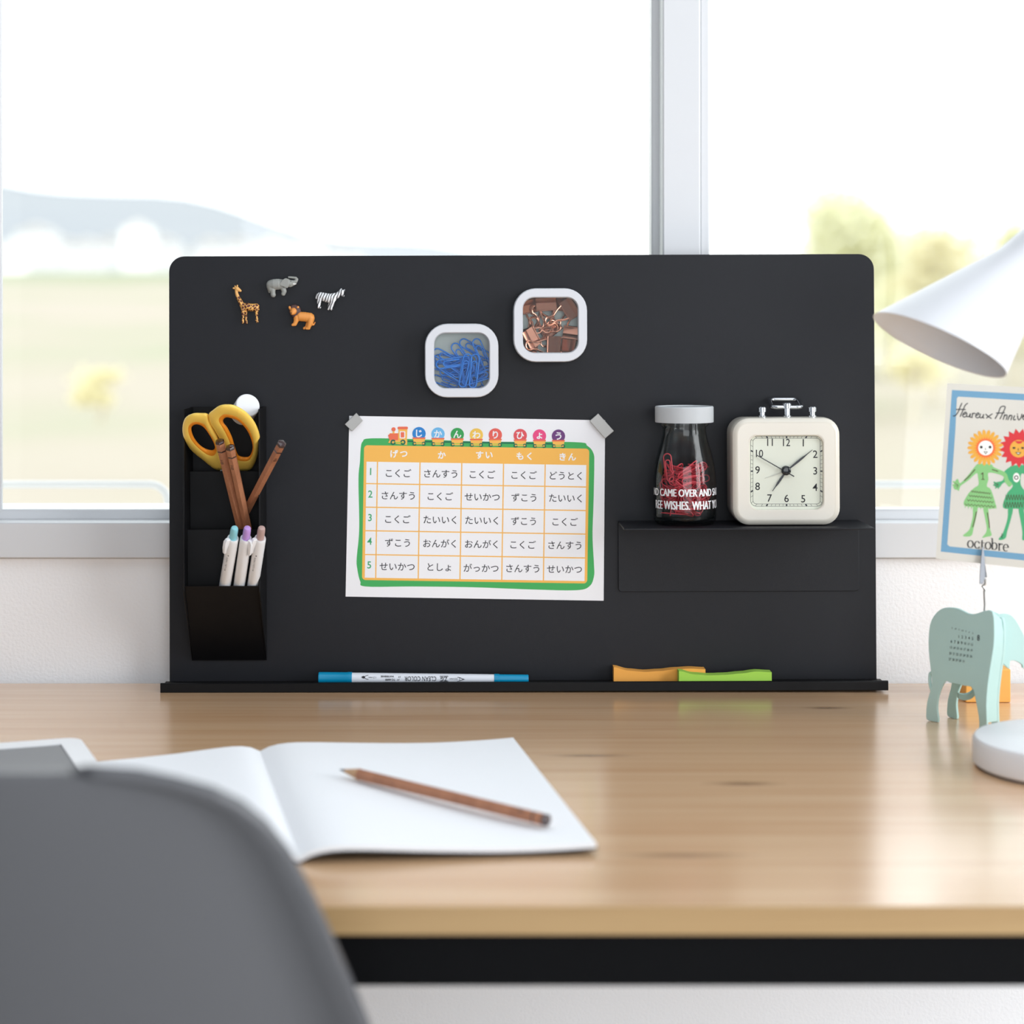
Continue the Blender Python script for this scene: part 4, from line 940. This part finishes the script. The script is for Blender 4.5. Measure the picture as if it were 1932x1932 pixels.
# ------------------------------------------------------------------ open notebook, pencil, tablet
S1 = desk(490, 1425); S2 = desk(566, 1629); R1 = desk(968, 1409); R2 = desk(1125, 1613)
nb = thing('notebook', 'open blank notebook with a dark cover lying on the desk', 'notebook', (S1 + S2) / 2)
acr = ((R1 - S1) + (R2 - S2)) / 2
PAGE = mat('notebook_page', (240, 241, 244), 0.8); COVER = mat('dark_notebook_cover', (44, 42, 46), 0.6)
def pz(s): return 0.0030 + 0.0095 * (1 - math.exp(-s / 0.014)) * math.exp(-s / 0.075) + 0.0030 * max(0, (s - .10) / .076) ** 2
def pzl(s): return 0.0030 + 0.0095 * (1 - math.exp(-s / 0.014)) * math.exp(-s / 0.040)
def pagepos(u, v, side_, dz):
    A_ = S1.lerp(S2, v); B_ = R1.lerp(R2, v); a = (B_ - A_)
    if side_ < 0: a = Vector((-.164, -.052, 0))
    s = a.length * u; P_ = A_ + a * u
    lift = pzl(s) - pz(s) if side_ < 0 else 0.0
    return Vector((P_.x, P_.y, DZ + pz(s) * (1 if side_ < 0 else 0.93 + .1 * v) + lift + dz))
def page_block(side_, top, bot, ext=0.0, vext=0.0):
    b = MB(); NU, NV = 28, 8
    T = [[pagepos(i / NU * (1 + ext), -vext + (1 + 2 * vext) * j / NV, side_, top) for i in range(NU + 1)] for j in range(NV + 1)]
    Bm = [[pagepos(i / NU * (1 + ext), -vext + (1 + 2 * vext) * j / NV, side_, bot(i / NU)) for i in range(NU + 1)] for j in range(NV + 1)]
    for p in [q for r_ in Bm for q in r_]: p.z = max(p.z, DZ + 0.0002)
    rings = [T[j] + Bm[j][::-1] for j in range(NV + 1)]
    return b.loft(rings)
obj('page_block', page_block(1, 0, lambda u: -.0024), PAGE, nb, smooth=50)
obj('page_block', page_block(-1, 0, lambda u: -.0024), PAGE, nb, smooth=50)
obj('cover', page_block(1, -.00245, lambda u: -.0031, .004, .004), COVER, nb, smooth=50)
obj('cover', page_block(-1, -.00245, lambda u: -.0031, .004, .004), COVER, nb, smooth=50)
hN = 0.0105
a = desk(1033, 1548, hN); c = desk(641, 1452, hN + .0015)
pencil(a, c, 'sharpened brown pencil lying across the open notebook page', 'W', r=0.0039, roll=.3)

TR_ = desk(150, 1391, .0108); ed = Vector((.335, -.942, 0)); tp = Vector((-.942, -.335, 0)); tw, tl_ = .175, .245
tb = thing('tablet', 'white framed tablet with a grey screen at the left, behind the chair', 'tablet', TR_ + ed * tl_ / 2 + tp * tw / 2)
def tpt(u, v, z): p = TR_ + tp * u + ed * v; return Vector((p.x, p.y, DZ + .0042 + z))
o_ = rrect(tw / 2, tl_ / 2, tw, tl_, .011, 6); i_ = rrect(tw / 2, tl_ / 2, tw - .030, tl_ - .034, .001, 6)
b = MB(); b.loft([[tpt(x, y, z) for x, y in o_] for z in (.0004, .0068)], 0, True, False); b.loft([[tpt(x, y, .0068) for x, y in o_], [tpt(x, y, .0068) for x, y in i_], [tpt(x, y, .0060) for x, y in i_]], 0, False, False)
obj('casing', b, WHITEPLASTIC, tb, smooth=30)
obj('screen', MB().add([tpt(x, y, .0061) for x, y in i_], [tuple(range(len(i_)))]), mat('grey_matt_screen', (128, 128, 130), 0.55, bump=.3, bscale=900), tb, smooth=None)

# ------------------------------------------------------------------ chair in front
CY = -0.745; dC = CY + D; kc = dC / F
xC = (-250 - VX) * kc
GREYP = mat('grey_moulded_plastic', (88, 88, 91), 0.32)
# outline of the backrest's edge, row by row from the top, as measured in the picture
edge = [(180, 1457), (262, 1463), (332, 1477), (400, 1495), (455, 1520), (500, 1556), (545, 1612), (590, 1697), (625, 1773), (660, 1854), (692, 1932), (725, 2030), (746, 2150), (756, 2330), (754, 2560), (748, 2680)]
def gcurve(a): return a * a if a < .86 else .7396 + 1.72 * (a - .86) - 13 * (a - .86) ** 2
rowsC = []
for k, (px, py) in enumerate(edge):
    yc = CY + .095 * ((py - 1457) / 1223) ** 1.4; hw0 = ((px - VX) * (yc + D) / F - xC); dep = .085 * (hw0 / .23) ** 2; ge_ = gcurve(1.0)
    de = yc + D + dep * ge_
    rowsC.append(('b', (px - VX) / F * de - xC, yc, CZ - (py - VY) / F * (yc + D), dep, (CZ - (py - VY) / F * de) - (CZ - (py - VY) / F * (yc + D))))
_, hwL, y0c, z0c, depL, dzL = rowsC[-1]
for k in range(1, 9):
    a = k / 8 * pi / 2; f = 1 - k / 8; rowsC.append(('b' if k < 5 else 's', hwL, y0c + .055 * sin(a), z0c - .055 + .055 * cos(a), depL * (.45 + .55 * f), dzL * f))
_, _, yS, zS, _, _ = rowsC[-1]
for k in range(1, 8): rowsC.append(('s', hwL - .012 * k / 7, yS + .30 * k / 7, zS - (.012 if k == 7 else 0), .036 - .02 * k / 7, 0))
ch_ = thing('chair', 'grey moulded shell chair pushed up to the desk, back towards the viewer', 'chair', (xC, CY + .25, 0))
NC = 36
rings = []
for kind_, hw, y, z, dep, dz in rowsC:
    row = []
    for i in range(NC + 1):
        u = -1 + 2 * i / NC; a = abs(u)
        if kind_ == 's': row.append(Vector((xC + hw * u, y, z + dep * a ** 3)))
        else: row.append(Vector((xC + hw * u, y + dep * gcurve(a), z + dz * gcurve(a) / gcurve(1.0))))
    rings.append(row)
obj('shell', MB().loft(rings, 0, False, False, False), GREYP, ch_, smooth=80, solid=.006)
LEGW = wood_mat('beech_leg', [(0.3, (196, 160, 118)), (0.7, (214, 182, 140))], 2, (30, 30, 4), 0.45)
for sx in (-1, 1):
    for yy, y2 in ((yS + .03, yS - .06), (yS + .25, yS + .32)):
        obj('leg', MB().tube([(xC + sx * .14, yy, zS - .012), (xC + sx * .21, y2, 0)], [.015, .010], 14), LEGW, ch_)
for pts in ([(xC - .14, yS + .03, zS - .03), (xC + .14, yS + .25, zS - .03)], [(xC + .14, yS + .03, zS - .036), (xC - .14, yS + .25, zS - .036)]):
    obj('cross_brace', MB().tube(pts, .004, 8), BLACKSTEEL, ch_)

# ------------------------------------------------------------------ desk lamp
LW = mat('white_lamp_enamel', (226, 227, 230), 0.4)
lY = -.27; dL = lY + D; kl = dL / F
lb_y = -.282; lx = (2021 - VX) * (lb_y + D) / F; rB = .064
lm = thing('desk_lamp', 'white cone shaded desk lamp standing at the right edge of the desk', 'lamp', (lx, lb_y, DZ))
MB0 = Matrix.Translation((lx, lb_y, DZ))
obj('base', MB().lathe([(rB * .97, .0015), (rB, .003), (rB, .0175), (rB * .975, .0198), (rB * .94, .0205), (rB * .3, .0205)], MB0, 72), LW, lm, smooth=35)
obj('base_pad', MB().lathe([(rB * .955, 0), (rB * .955, .0016)], MB0, 64), mat('grey_rubber', (110, 110, 112), .8), lm)
lp_ = lambda px, py, dy=0.0: at(px, py, lY + dy)
rimc = lp_(1772, 651.5); apex = lp_(2037, 391); nrm = Vector((-.449, -.13, -.884)).normalized()
e1 = Vector((237, 0, -121)).normalized(); e2 = nrm.cross(e1).normalized(); Rr = 134 * kl
nkc = rimc.lerp(apex, .60); 
def rimring(c, r_, f): return [c + (e1 * cos(q) + e2 * sin(q)) * r_ for q in [2 * pi * k / 56 for k in range(56)]]
b = MB(); rg = [rimring(rimc.lerp(apex, t_), Rr * (1 - t_), 0) for t_ in (0, .05, .2, .4, .60)]
dn = (lp_(2010, 425) - lp_(1936, 494)).normalized()
rg += [[p + dn * .012 for p in rimring(nkc, Rr * .385, 0)], [p + dn * .030 for p in rimring(nkc, Rr * .37, 0)]]
ins = [rimring(rimc.lerp(apex, t_) + (apex - rimc).normalized() * .0006, max(.001, Rr * (1 - t_) - .0012), 0) for t_ in (.58, .4, .2, .05, 0)]
b.loft(rg, 0, False, True); b.loft([rg[0]] + ins[::-1], 0, False, True)
obj('shade', b, LW, lm, smooth=40)
obj('bulb', MB().ball(rimc.lerp(apex, .36), .018, 0, 20, 14), mat('unlit_bulb', (236, 234, 228), .3), lm)
top = nkc + dn * .030
obj('arm', MB().tube(crom([Vector((lx, lb_y, DZ + .02)), Vector((lx + .012, lb_y, DZ + .12)), Vector((lx + .026, lb_y, top.z - .03)), Vector((lx + .016, lb_y, top.z + .03)), top + dn * .012, top - dn * .004], 10), .005, 12), LW, lm, smooth=80)
obj('joint', MB().tube([top - dn * .001, top + dn * .012], .010, 20), LW, lm)

# ------------------------------------------------------------------ elephant calendar, clip and postcard
FOAM = mat('teal_foam_sheet', (180, 212, 208), 0.7); CINK = mat('calendar_ink', (66, 72, 74), .7)
Z3 = lambda x, y: (1720 + x / 4.024, 1020 + y / 4.024)
ra_, rb_ = desk(*Z3(168, 1372)), desk(*Z3(552, 1442))
def vplane(pa_, pb_):                               # vertical plane through two floor points: picture point to the place
    dv_ = Vector((pb_.x - pa_.x, pb_.y - pa_.y, 0)).normalized(); nn = Vector((-dv_.y, dv_.x, 0))
    def f(x, y, off=0.0):
        r_ = ray(*Z3(x, y)); t_ = ((pa_ + nn * off) - CAM).dot(nn) / r_.dot(nn); p = CAM + r_ * t_; p.z = max(p.z, DZ + .0002); return p
    return f, nn, dv_
fN, nN, dN = vplane(ra_, rb_)
ec = thing('elephant_calendar', 'teal elephant shaped desk calendar standing by the lamp, gripping the postcard', 'calendar', (ra_ + rb_) / 2)
out = [(140, 760), (150, 640), (180, 570), (230, 520), (290, 505), (370, 515), (440, 550), (490, 555), (560, 533), (625, 535), (640, 650), (635, 800), (610, 960), (590, 1100), (580, 1250), (584, 1380), (580, 1438), (550, 1446), (520, 1450), (525, 1400), (520, 1330), (500, 1220), (485, 1150), (465, 1108), (420, 1100), (350, 1085), (300, 1075), (270, 1063), (240, 1110), (215, 1180), (205, 1260), (210, 1320), (213, 1382), (160, 1372), (125, 1352), (122, 1300), (130, 1220), (150, 1150), (165, 1080), (160, 1000), (145, 880)]
def sheet(name, pts, fn, nn, th_=.0022, sm=2):
    P_ = [fn(x, y) for x, y in pts]; P_ = crom(P_, sm, True) if sm > 1 else P_
    for p in P_: p.z = max(p.z, DZ + .0002)
    s = -1 if nn.y > 0 else 1
    return obj(name, MB().loft([P_, [p - nn * s * -th_ for p in P_]]), FOAM, ec, bevel=.0004)
sheet('near_side', out, fN, nN)
fa, fb_ = desk(*Z3(400, 1372)), desk(*Z3(626, 1428))
fFar, nF, dF = vplane(fa, fb_)
# the far side has the same outline, set on its own plane
w0 = (ra_ - ra_); La = (rb_ - ra_).length; Lb = (fb_ - fa).length
farp = []
for x, y in out:
    p = fN(x, y); s = (p - ra_).dot(dN); q_ = fa + dF * (s * 0.98 + .0 * (Lb - La)) + Vector((0, 0, (p.z - fa.z) * .93)); farp.append(q_)
farp = crom(farp, 2, True)
sh_off = fb_ - (fa + dF * (rb_ - ra_).dot(dN) * .98)
farp = [p + Vector((sh_off.x, sh_off.y, 0)) for p in farp]
obj('far_side', MB().loft([farp, [p + (nF if nF.y > 0 else -nF) * .0022 for p in farp]]), FOAM, ec, bevel=.0004)
# the fold across the chest joins the two sides
tf = []
for x, y in [(622, 545), (638, 650), (633, 800), (608, 960), (588, 1100), (578, 1250), (582, 1380)]:
    p = fN(x, y); sd = (p - ra_).dot(dN); q_ = fa + dF * (sd * .98) + Vector((sh_off.x, sh_off.y, 0)); q_.z = DZ + (p.z - DZ) * .93
    bk = Vector((-.0012, .0012, 0)); tf.append([p, q_, q_ + bk, p + bk])
obj('chest_fold', MB().loft(tf), FOAM, ec)
hp = fN(625, 560); fH, nH, dH = vplane(Vector((hp.x, hp.y + .012, DZ)), Vector((hp.x + .04, hp.y + .022, DZ)))
sheet('head', [(600, 560), (630, 542), (660, 556), (690, 553), (740, 560), (780, 600), (815, 660), (853, 740), (900, 860), (930, 1000), (950, 1140), (925, 1200), (895, 1160), (880, 1060), (853, 975), (833, 962), (828, 940), (790, 915), (738, 908), (733, 970), (700, 945), (678, 925), (640, 905), (605, 800)], fH, nH)
tl2 = [fN(x, y, -.001) for x, y in [(158, 1000), (142, 1010), (138, 1050), (142, 1100), (155, 1140), (163, 1138), (168, 1090), (165, 1030)]]
obj('tail', MB().tube(crom(tl2, 4), .0012, 8), FOAM, ec)
tk = [fN(x, y, .012 if nN.y > 0 else -.012) for x, y in [(360, 1190), (400, 1200), (450, 1190), (490, 1150), (470, 1118)]]
obj('slot_tab', MB().loft([[p + Vector((0, 0, .0028)), p + Vector((0, .006, .0028)), p + Vector((0, .006, -.0012)), p - Vector((0, 0, .0012))] for p in crom(tk, 4)]), FOAM, ec)
P = Print(lambda x, y, l: fN(x, y, -.0025 if nN.y > 0 else .0025))
def crow_text(s, x0, y0, pitch, em):
    for i, tx in enumerate(s):
        if tx: P.text(tx, x0 + i * pitch, y0 + i * pitch * .15, em * (.82 if len(tx) > 1 else 1), CINK, 1, off=.005, xs=.72 if len(tx) > 1 else .8)
rows_ = [['', '', '1', '2', '3', '4', '5'], [str(i) for i in range(6, 13)], [str(i) for i in range(13, 20)], [str(i) for i in range(20, 27)], [str(i) for i in range(27, 32)]]
for j, rw in enumerate(rows_): crow_text(rw, 306 - 4 * j, 720 + 45 * j, 26, 32)
P.text('8', 507, 738, 62, CINK, 1, off=.01, xs=.7)
for i in range(7): P.text('SMTWTFS'[i], 308 + i * 26, 664 + i * 6.5, 17, CINK, 1)
obj('calendar_print', P.mb, P.mats, ec, smooth=None)
# wire and alligator clip
cY = fN(560, 540).y + .004
cp = lambda px, py, dy=0.0: at(px, py, cY + dy)
obj('wire', MB().tube([cp(1857, 1165), cp(1858.5, 1140), cp(1857.5, 1122), cp(1858, 1108)], .0009, 8), STEEL, ec)
b = MB(); jr = lambda a, ww, dd, yy: [a + Vector((-ww, yy - dd, 0)), a + Vector((ww, yy - dd, 0)), a + Vector((ww * .7, yy + dd, 0)), a + Vector((-ww * .7, yy + dd, 0))]
b.loft([jr(cp(1853, 1031), .0006, .0006, -.0012), jr(cp(1852.5, 1055), .0015, .0010, -.0018), jr(cp(1851, 1085), .0022, .0014, -.003), jr(cp(1848, 1100), .0014, .0010, -.004)])
CLIPS = mat('clip_steel', (128, 130, 134), .22, 1)
obj('clip_jaw', b, CLIPS, ec, bevel=.0003)
b = MB(); b.loft([jr(cp(1853.5, 1033), .0006, .0006, .0016), jr(cp(1855, 1060), .0014, .0009, .0018), jr(cp(1858, 1090), .0020, .0012, .002), jr(cp(1861, 1080), .0010, .0008, .004)])
obj('clip_jaw', b, CLIPS, ec, bevel=.0003)
obj('clip_spring', MB().tube([cp(1852, 1096), cp(1859, 1094), cp(1859, 1102), cp(1854, 1106), cp(1859, 1112), cp(1857, 1118)], .0011, 8), STEEL, ec)

CARD = mat('cream_card', (208, 205, 196), .8); CBLUE = mat('card_blue', (108, 154, 184), .8, var=.06, vscale=900); CY_ = mat('card_yellow', (226, 166, 66), .8); CR_ = mat('card_red', (208, 52, 58), .8); CO_ = mat('card_orange_red', (236, 108, 58), .8)
CG1 = mat('card_light_green', (132, 190, 122), .8); CG2 = mat('card_mid_green', (70, 164, 112), .8); CW_ = mat('card_white', (240, 239, 232), .8); CB_ = mat('card_brown', (78, 42, 36), .8)
Z6 = lambda x, y: (1740 + x / 5.083, 700 + y / 5.083)
cardY = cY + .0004
P = Print(lambda x, y, l: at(*Z6(x, y), cardY - .00005 * l))
P.poly([(240, 118), (1180, 166), (1075, 1900), (130, 1800)], CARD, 0)
P.poly([(285, 182), (1130, 228), (1032, 1822), (178, 1732)], CBLUE, 1)
inn_ = [(345, 246), (1080, 288), (1092, 300), (1000, 1740), (985, 1755), (262, 1682), (240, 1662), (318, 560), (332, 262)]
P.poly(inn_, CARD, 2)
w_ = 9.5; st = lambda pts, wd=w_, m=INK, l=4: P.stroke([(p.x, p.y) for p in crom([(x, y, 0) for x, y in pts], 5)], wd, m, l)
# hand lettered greeting, traced stroke by stroke (units of the picture zoom 8)
Q = lambda pts: [((1780 + x / 10.73 - 1740) * 5.083, (720 + y / 10.73 - 700) * 5.083) for x, y in pts]
for s in ([(372, 440), (340, 510), (300, 610), (245, 685), (200, 695)], [(488, 440), (440, 480), (400, 570), (340, 705)], [(262, 565), (350, 562), (445, 566)],
          [(392, 668), (440, 655), (462, 628), (440, 618), (405, 645), (390, 690), (420, 718), (470, 700)], [(478, 645), (470, 690), (490, 712), (520, 700), (545, 650), (535, 715), (560, 720)],
          [(590, 640), (578, 730)], [(585, 670), (615, 640), (645, 650)], [(650, 690), (700, 672), (720, 645), (695, 635), (665, 665), (655, 710), (690, 735), (735, 710)], [(750, 655), (735, 705), (755, 735), (790, 715), (815, 665), (800, 725), (820, 738)],
          [(858, 660), (900, 700), (968, 745)], [(988, 655), (920, 700), (872, 738)], [(1048, 748), (1110, 640), (1162, 515), (1250, 512), (1200, 640), (1145, 755)], [(1072, 636), (1150, 636), (1235, 630)],
          [(1240, 668), (1210, 765)], [(1225, 710), (1265, 675), (1290, 690), (1270, 768)], [(1340, 680), (1305, 772)], [(1322, 720), (1365, 682), (1388, 700), (1365, 775)],
          [(1440, 690), (1418, 750), (1430, 775), (1460, 765)], [(1498, 655), (1500, 660)], [(1500, 690), (1510, 750), (1530, 775), (1570, 730), (1590, 660)], [(1600, 720), (1640, 700), (1650, 680), (1620, 680), (1605, 730), (1630, 770), (1670, 745)]):
    st(Q(s))
def petals(cx_, cy_, n_, r0, r1, wd, m, l, a0=0.0, pointed=False):
    for k in range(n_):
        a = a0 + 2 * pi * k / n_; ux, uy = cos(a), sin(a); nx, ny = -uy, ux
        f = lambda t_, s_: (cx_ + ux * (r0 + (r1 - r0) * t_) + nx * s_, cy_ + uy * (r0 + (r1 - r0) * t_) + ny * s_)
        if pointed: P.poly([f(0, -wd), f(.5, -wd * .8), f(1, 0), f(.5, wd * .8), f(0, wd)], m, l)
        else: P.poly([f(0, -wd * .6), f(.5, -wd), f(.85, -wd * .8), f(1, 0), f(.85, wd * .8), f(.5, wd), f(0, wd * .6)], m, l)
# first flower figure
petals(605, 735, 21, 60, 176, 19, CY_, 4, .14, False); P.disc(608, 735, 98, CY_, 4, 36); P.disc(608, 738, 88, CO_, 5, 36); petals(608, 738, 26, 70, 112, 6, CO_, 5, 0, True); P.disc(608, 738, 71, CW_, 6, 32)
for x in (566, 650): P.disc(x, 730, 14, INK, 7)
P.stroke([(606, 738), (603, 752), (612, 754)], 5, INK, 7); P.poly([(587, 770), (630, 772), (608, 800)], INK, 7); P.poly([(598, 776), (620, 777), (608, 790)], CW_, 8)
P.blob([(545, 890), (660, 895), (690, 925), (800, 975), (830, 1045), (862, 1080), (835, 1110), (790, 1060), (770, 1005), (640, 975), (635, 1040), (620, 1105), (660, 1140), (705, 1290), (680, 1320), (550, 1310), (400, 1285), (440, 1180), (500, 1120), (540, 1090), (535, 1020), (520, 980), (440, 1050), (370, 1100), (350, 1140), (300, 1120), (320, 1050), (345, 1040), (365, 1075), (440, 1000), (510, 910)], CG1, 3, 4)
for k in range(11): x = 405 + k * 28; P.poly([(x, 1262 + k * 2), (x + 26, 1266 + k * 2), (x + 16 - (5 - k) * 2, 1318 + (k % 3) * 8)], CG1, 3)
P.blob([(488, 1300), (530, 1305), (518, 1400), (492, 1510), (475, 1575), (430, 1588), (390, 1578), (445, 1530), (465, 1480), (485, 1390)], CG1, 3, 4); P.blob([(585, 1310), (630, 1310), (640, 1420), (652, 1520), (665, 1575), (620, 1590), (575, 1598), (610, 1550), (618, 1500), (600, 1400)], CG1, 3, 4)
for j in range(4):
    y0_ = 1145 + j * 42; x0_, x1_ = 470 - j * 20, 655 + j * 14; n_ = 9
    P.stroke([(x0_ + (x1_ - x0_) * k / (n_ * 2), y0_ + (18 if k % 2 else 0) + k * 1.2) for k in range(n_ * 2 + 1)], 4, CB_, 5, False)
P.stroke([(505, 945), (450, 1010), (405, 1050)], 8, CB_, 5); P.stroke([(672, 945), (725, 962)], 8, CB_, 5); P.stroke([(520, 1350), (505, 1420), (485, 1495)], 8, CB_, 5); P.stroke([(625, 1360), (640, 1440), (645, 1505)], 8, CB_, 5)
for x, y in ((300, 1062), (297, 1095), (318, 1132), (348, 1142), (338, 1042)): P.stroke([(340, 1085), (x, y)], 15, CG1, 4)
for x, y in ((690, 1066), (686, 1095), (704, 1122), (730, 1124)): P.stroke([(735, 1090), (x, y)], 13, CG2, 4)
for x, y in ((310, 1075), (318, 1100), (335, 1120)): P.stroke([(x, y), (345, 1095)], 4, CB_, 5)
P.stroke([(566, 990), (582, 975), (582, 1040)], 7, CB_, 6); P.stroke([(568, 1040), (597, 1040)], 6, CB_, 6)
# second flower figure
petals(930, 740, 17, 90, 190, 36, CR_, 4, .1, True); P.disc(930, 735, 130, CR_, 4, 36); P.disc(925, 745, 84, CY_, 5, 36); P.poly([(885, 672), (970, 672), (945, 695), (915, 697)], CR_, 6)
for x in (880, 963): P.disc(x, 738, 15, INK, 7, 16, 9)
P.stroke([(922, 742), (917, 758), (926, 760)], 5, INK, 7); P.poly([(892, 778), (952, 780), (921, 806)], INK, 7); P.poly([(905, 784), (938, 785), (921, 796)], CW_, 8)
P.blob([(870, 905), (990, 905), (1040, 960), (1060, 1060), (1020, 1080), (990, 1000), (950, 990), (945, 1090), (1000, 1180), (1030, 1320), (900, 1320), (775, 1310), (810, 1180), (860, 1120), (865, 1090), (830, 1110), (800, 1070), (770, 1080), (735, 1120), (690, 1100), (700, 1070), (770, 1050), (785, 1000), (785, 965), (840, 920)], CG2, 3, 4)
P.blob([(825, 1320), (870, 1320), (850, 1420), (815, 1540), (800, 1600), (760, 1620), (732, 1612), (770, 1560), (800, 1480), (820, 1400)], CG2, 3, 4); P.blob([(925, 1320), (970, 1320), (985, 1450), (990, 1560), (1000, 1610), (960, 1620), (960, 1540), (940, 1420)], CG2, 3, 4)
for j in range(2): P.stroke([(800 - j * 12 + k * 13, 1185 + j * 70 + (55 if k % 2 else 0)) for k in range(15)], 4, CB_, 5, False)
P.disc(903, 1022, 32, CW_, 5, 24, 45); P.arc(902, 1022, 17, 9, INK, 6)
for x, y in ((690, 1078), (700, 1105), (720, 1115)): P.stroke([(x, y), (728, 1085)], 4, CB_, 5)
P.stroke([(760, 1560), (775, 1575), (755, 1585), (770, 1600)], 5, INK, 5)
# month name in a broad-nib roman
def arcp(cx_, cy_, rx, ry, a0, a1, n_=16): return [(cx_ + rx * cos(radians(a0 + (a1 - a0) * k / n_)), cy_ + ry * sin(radians(a0 + (a1 - a0) * k / n_))) for k in range(n_ + 1)]
nb_ = lambda pts: P.nib(pts, 13, 4, INK, 4)
nb_(arcp(462, 1660, 26, 34, 0, 360, 24)); nb_(arcp(528, 1667, 25, 33, -40, -320, 20)); P.disc(546, 1648, 7, INK, 4, 10)
nb_([(574, 1622), (574, 1688), (582, 1700), (598, 1698)]); nb_([(562, 1646), (600, 1649)])
nb_(arcp(631, 1675, 26, 34, 0, 360, 24)); nb_([(672, 1606), (672, 1708)]); nb_([(660, 1606), (672, 1604)]); nb_(arcp(692, 1680, 24, 33, -170, 170, 20))
nb_([(738, 1655), (738, 1718)]); nb_([(728, 1657), (740, 1653)]); nb_([(728, 1718), (752, 1719)]); nb_([(740, 1672), (752, 1658), (764, 1657)]); P.disc(766, 1662, 7, INK, 4, 10)
nb_([(780, 1692), (824, 1694)]); nb_(arcp(802, 1695, 23, 33, 0, -300, 20))
obj('postcard', P.mb, P.mats, None, 'birthday postcard with two flower headed dancers, held upright by the elephant clip', 'postcard', at(*Z6(560, 1830), cardY), 'W', smooth=None)

# orange block behind the elephant
oY = desk(VX, 1326).y
o0, o1 = at(1822, 1300, oY), at(1907, 1300, oY); zt3 = at(VX, 1263, oY).z
bx0 = obj('memo_block', MB().box(o0.x, o1.x, oY, oY + .034, DZ + .0002, zt3), mat('orange_memo_paper', (240, 178, 92), .75), None, 'small orange block on the desk behind the teal elephant', 'block', bevel=.0008)

bpy.context.view_layer.update()
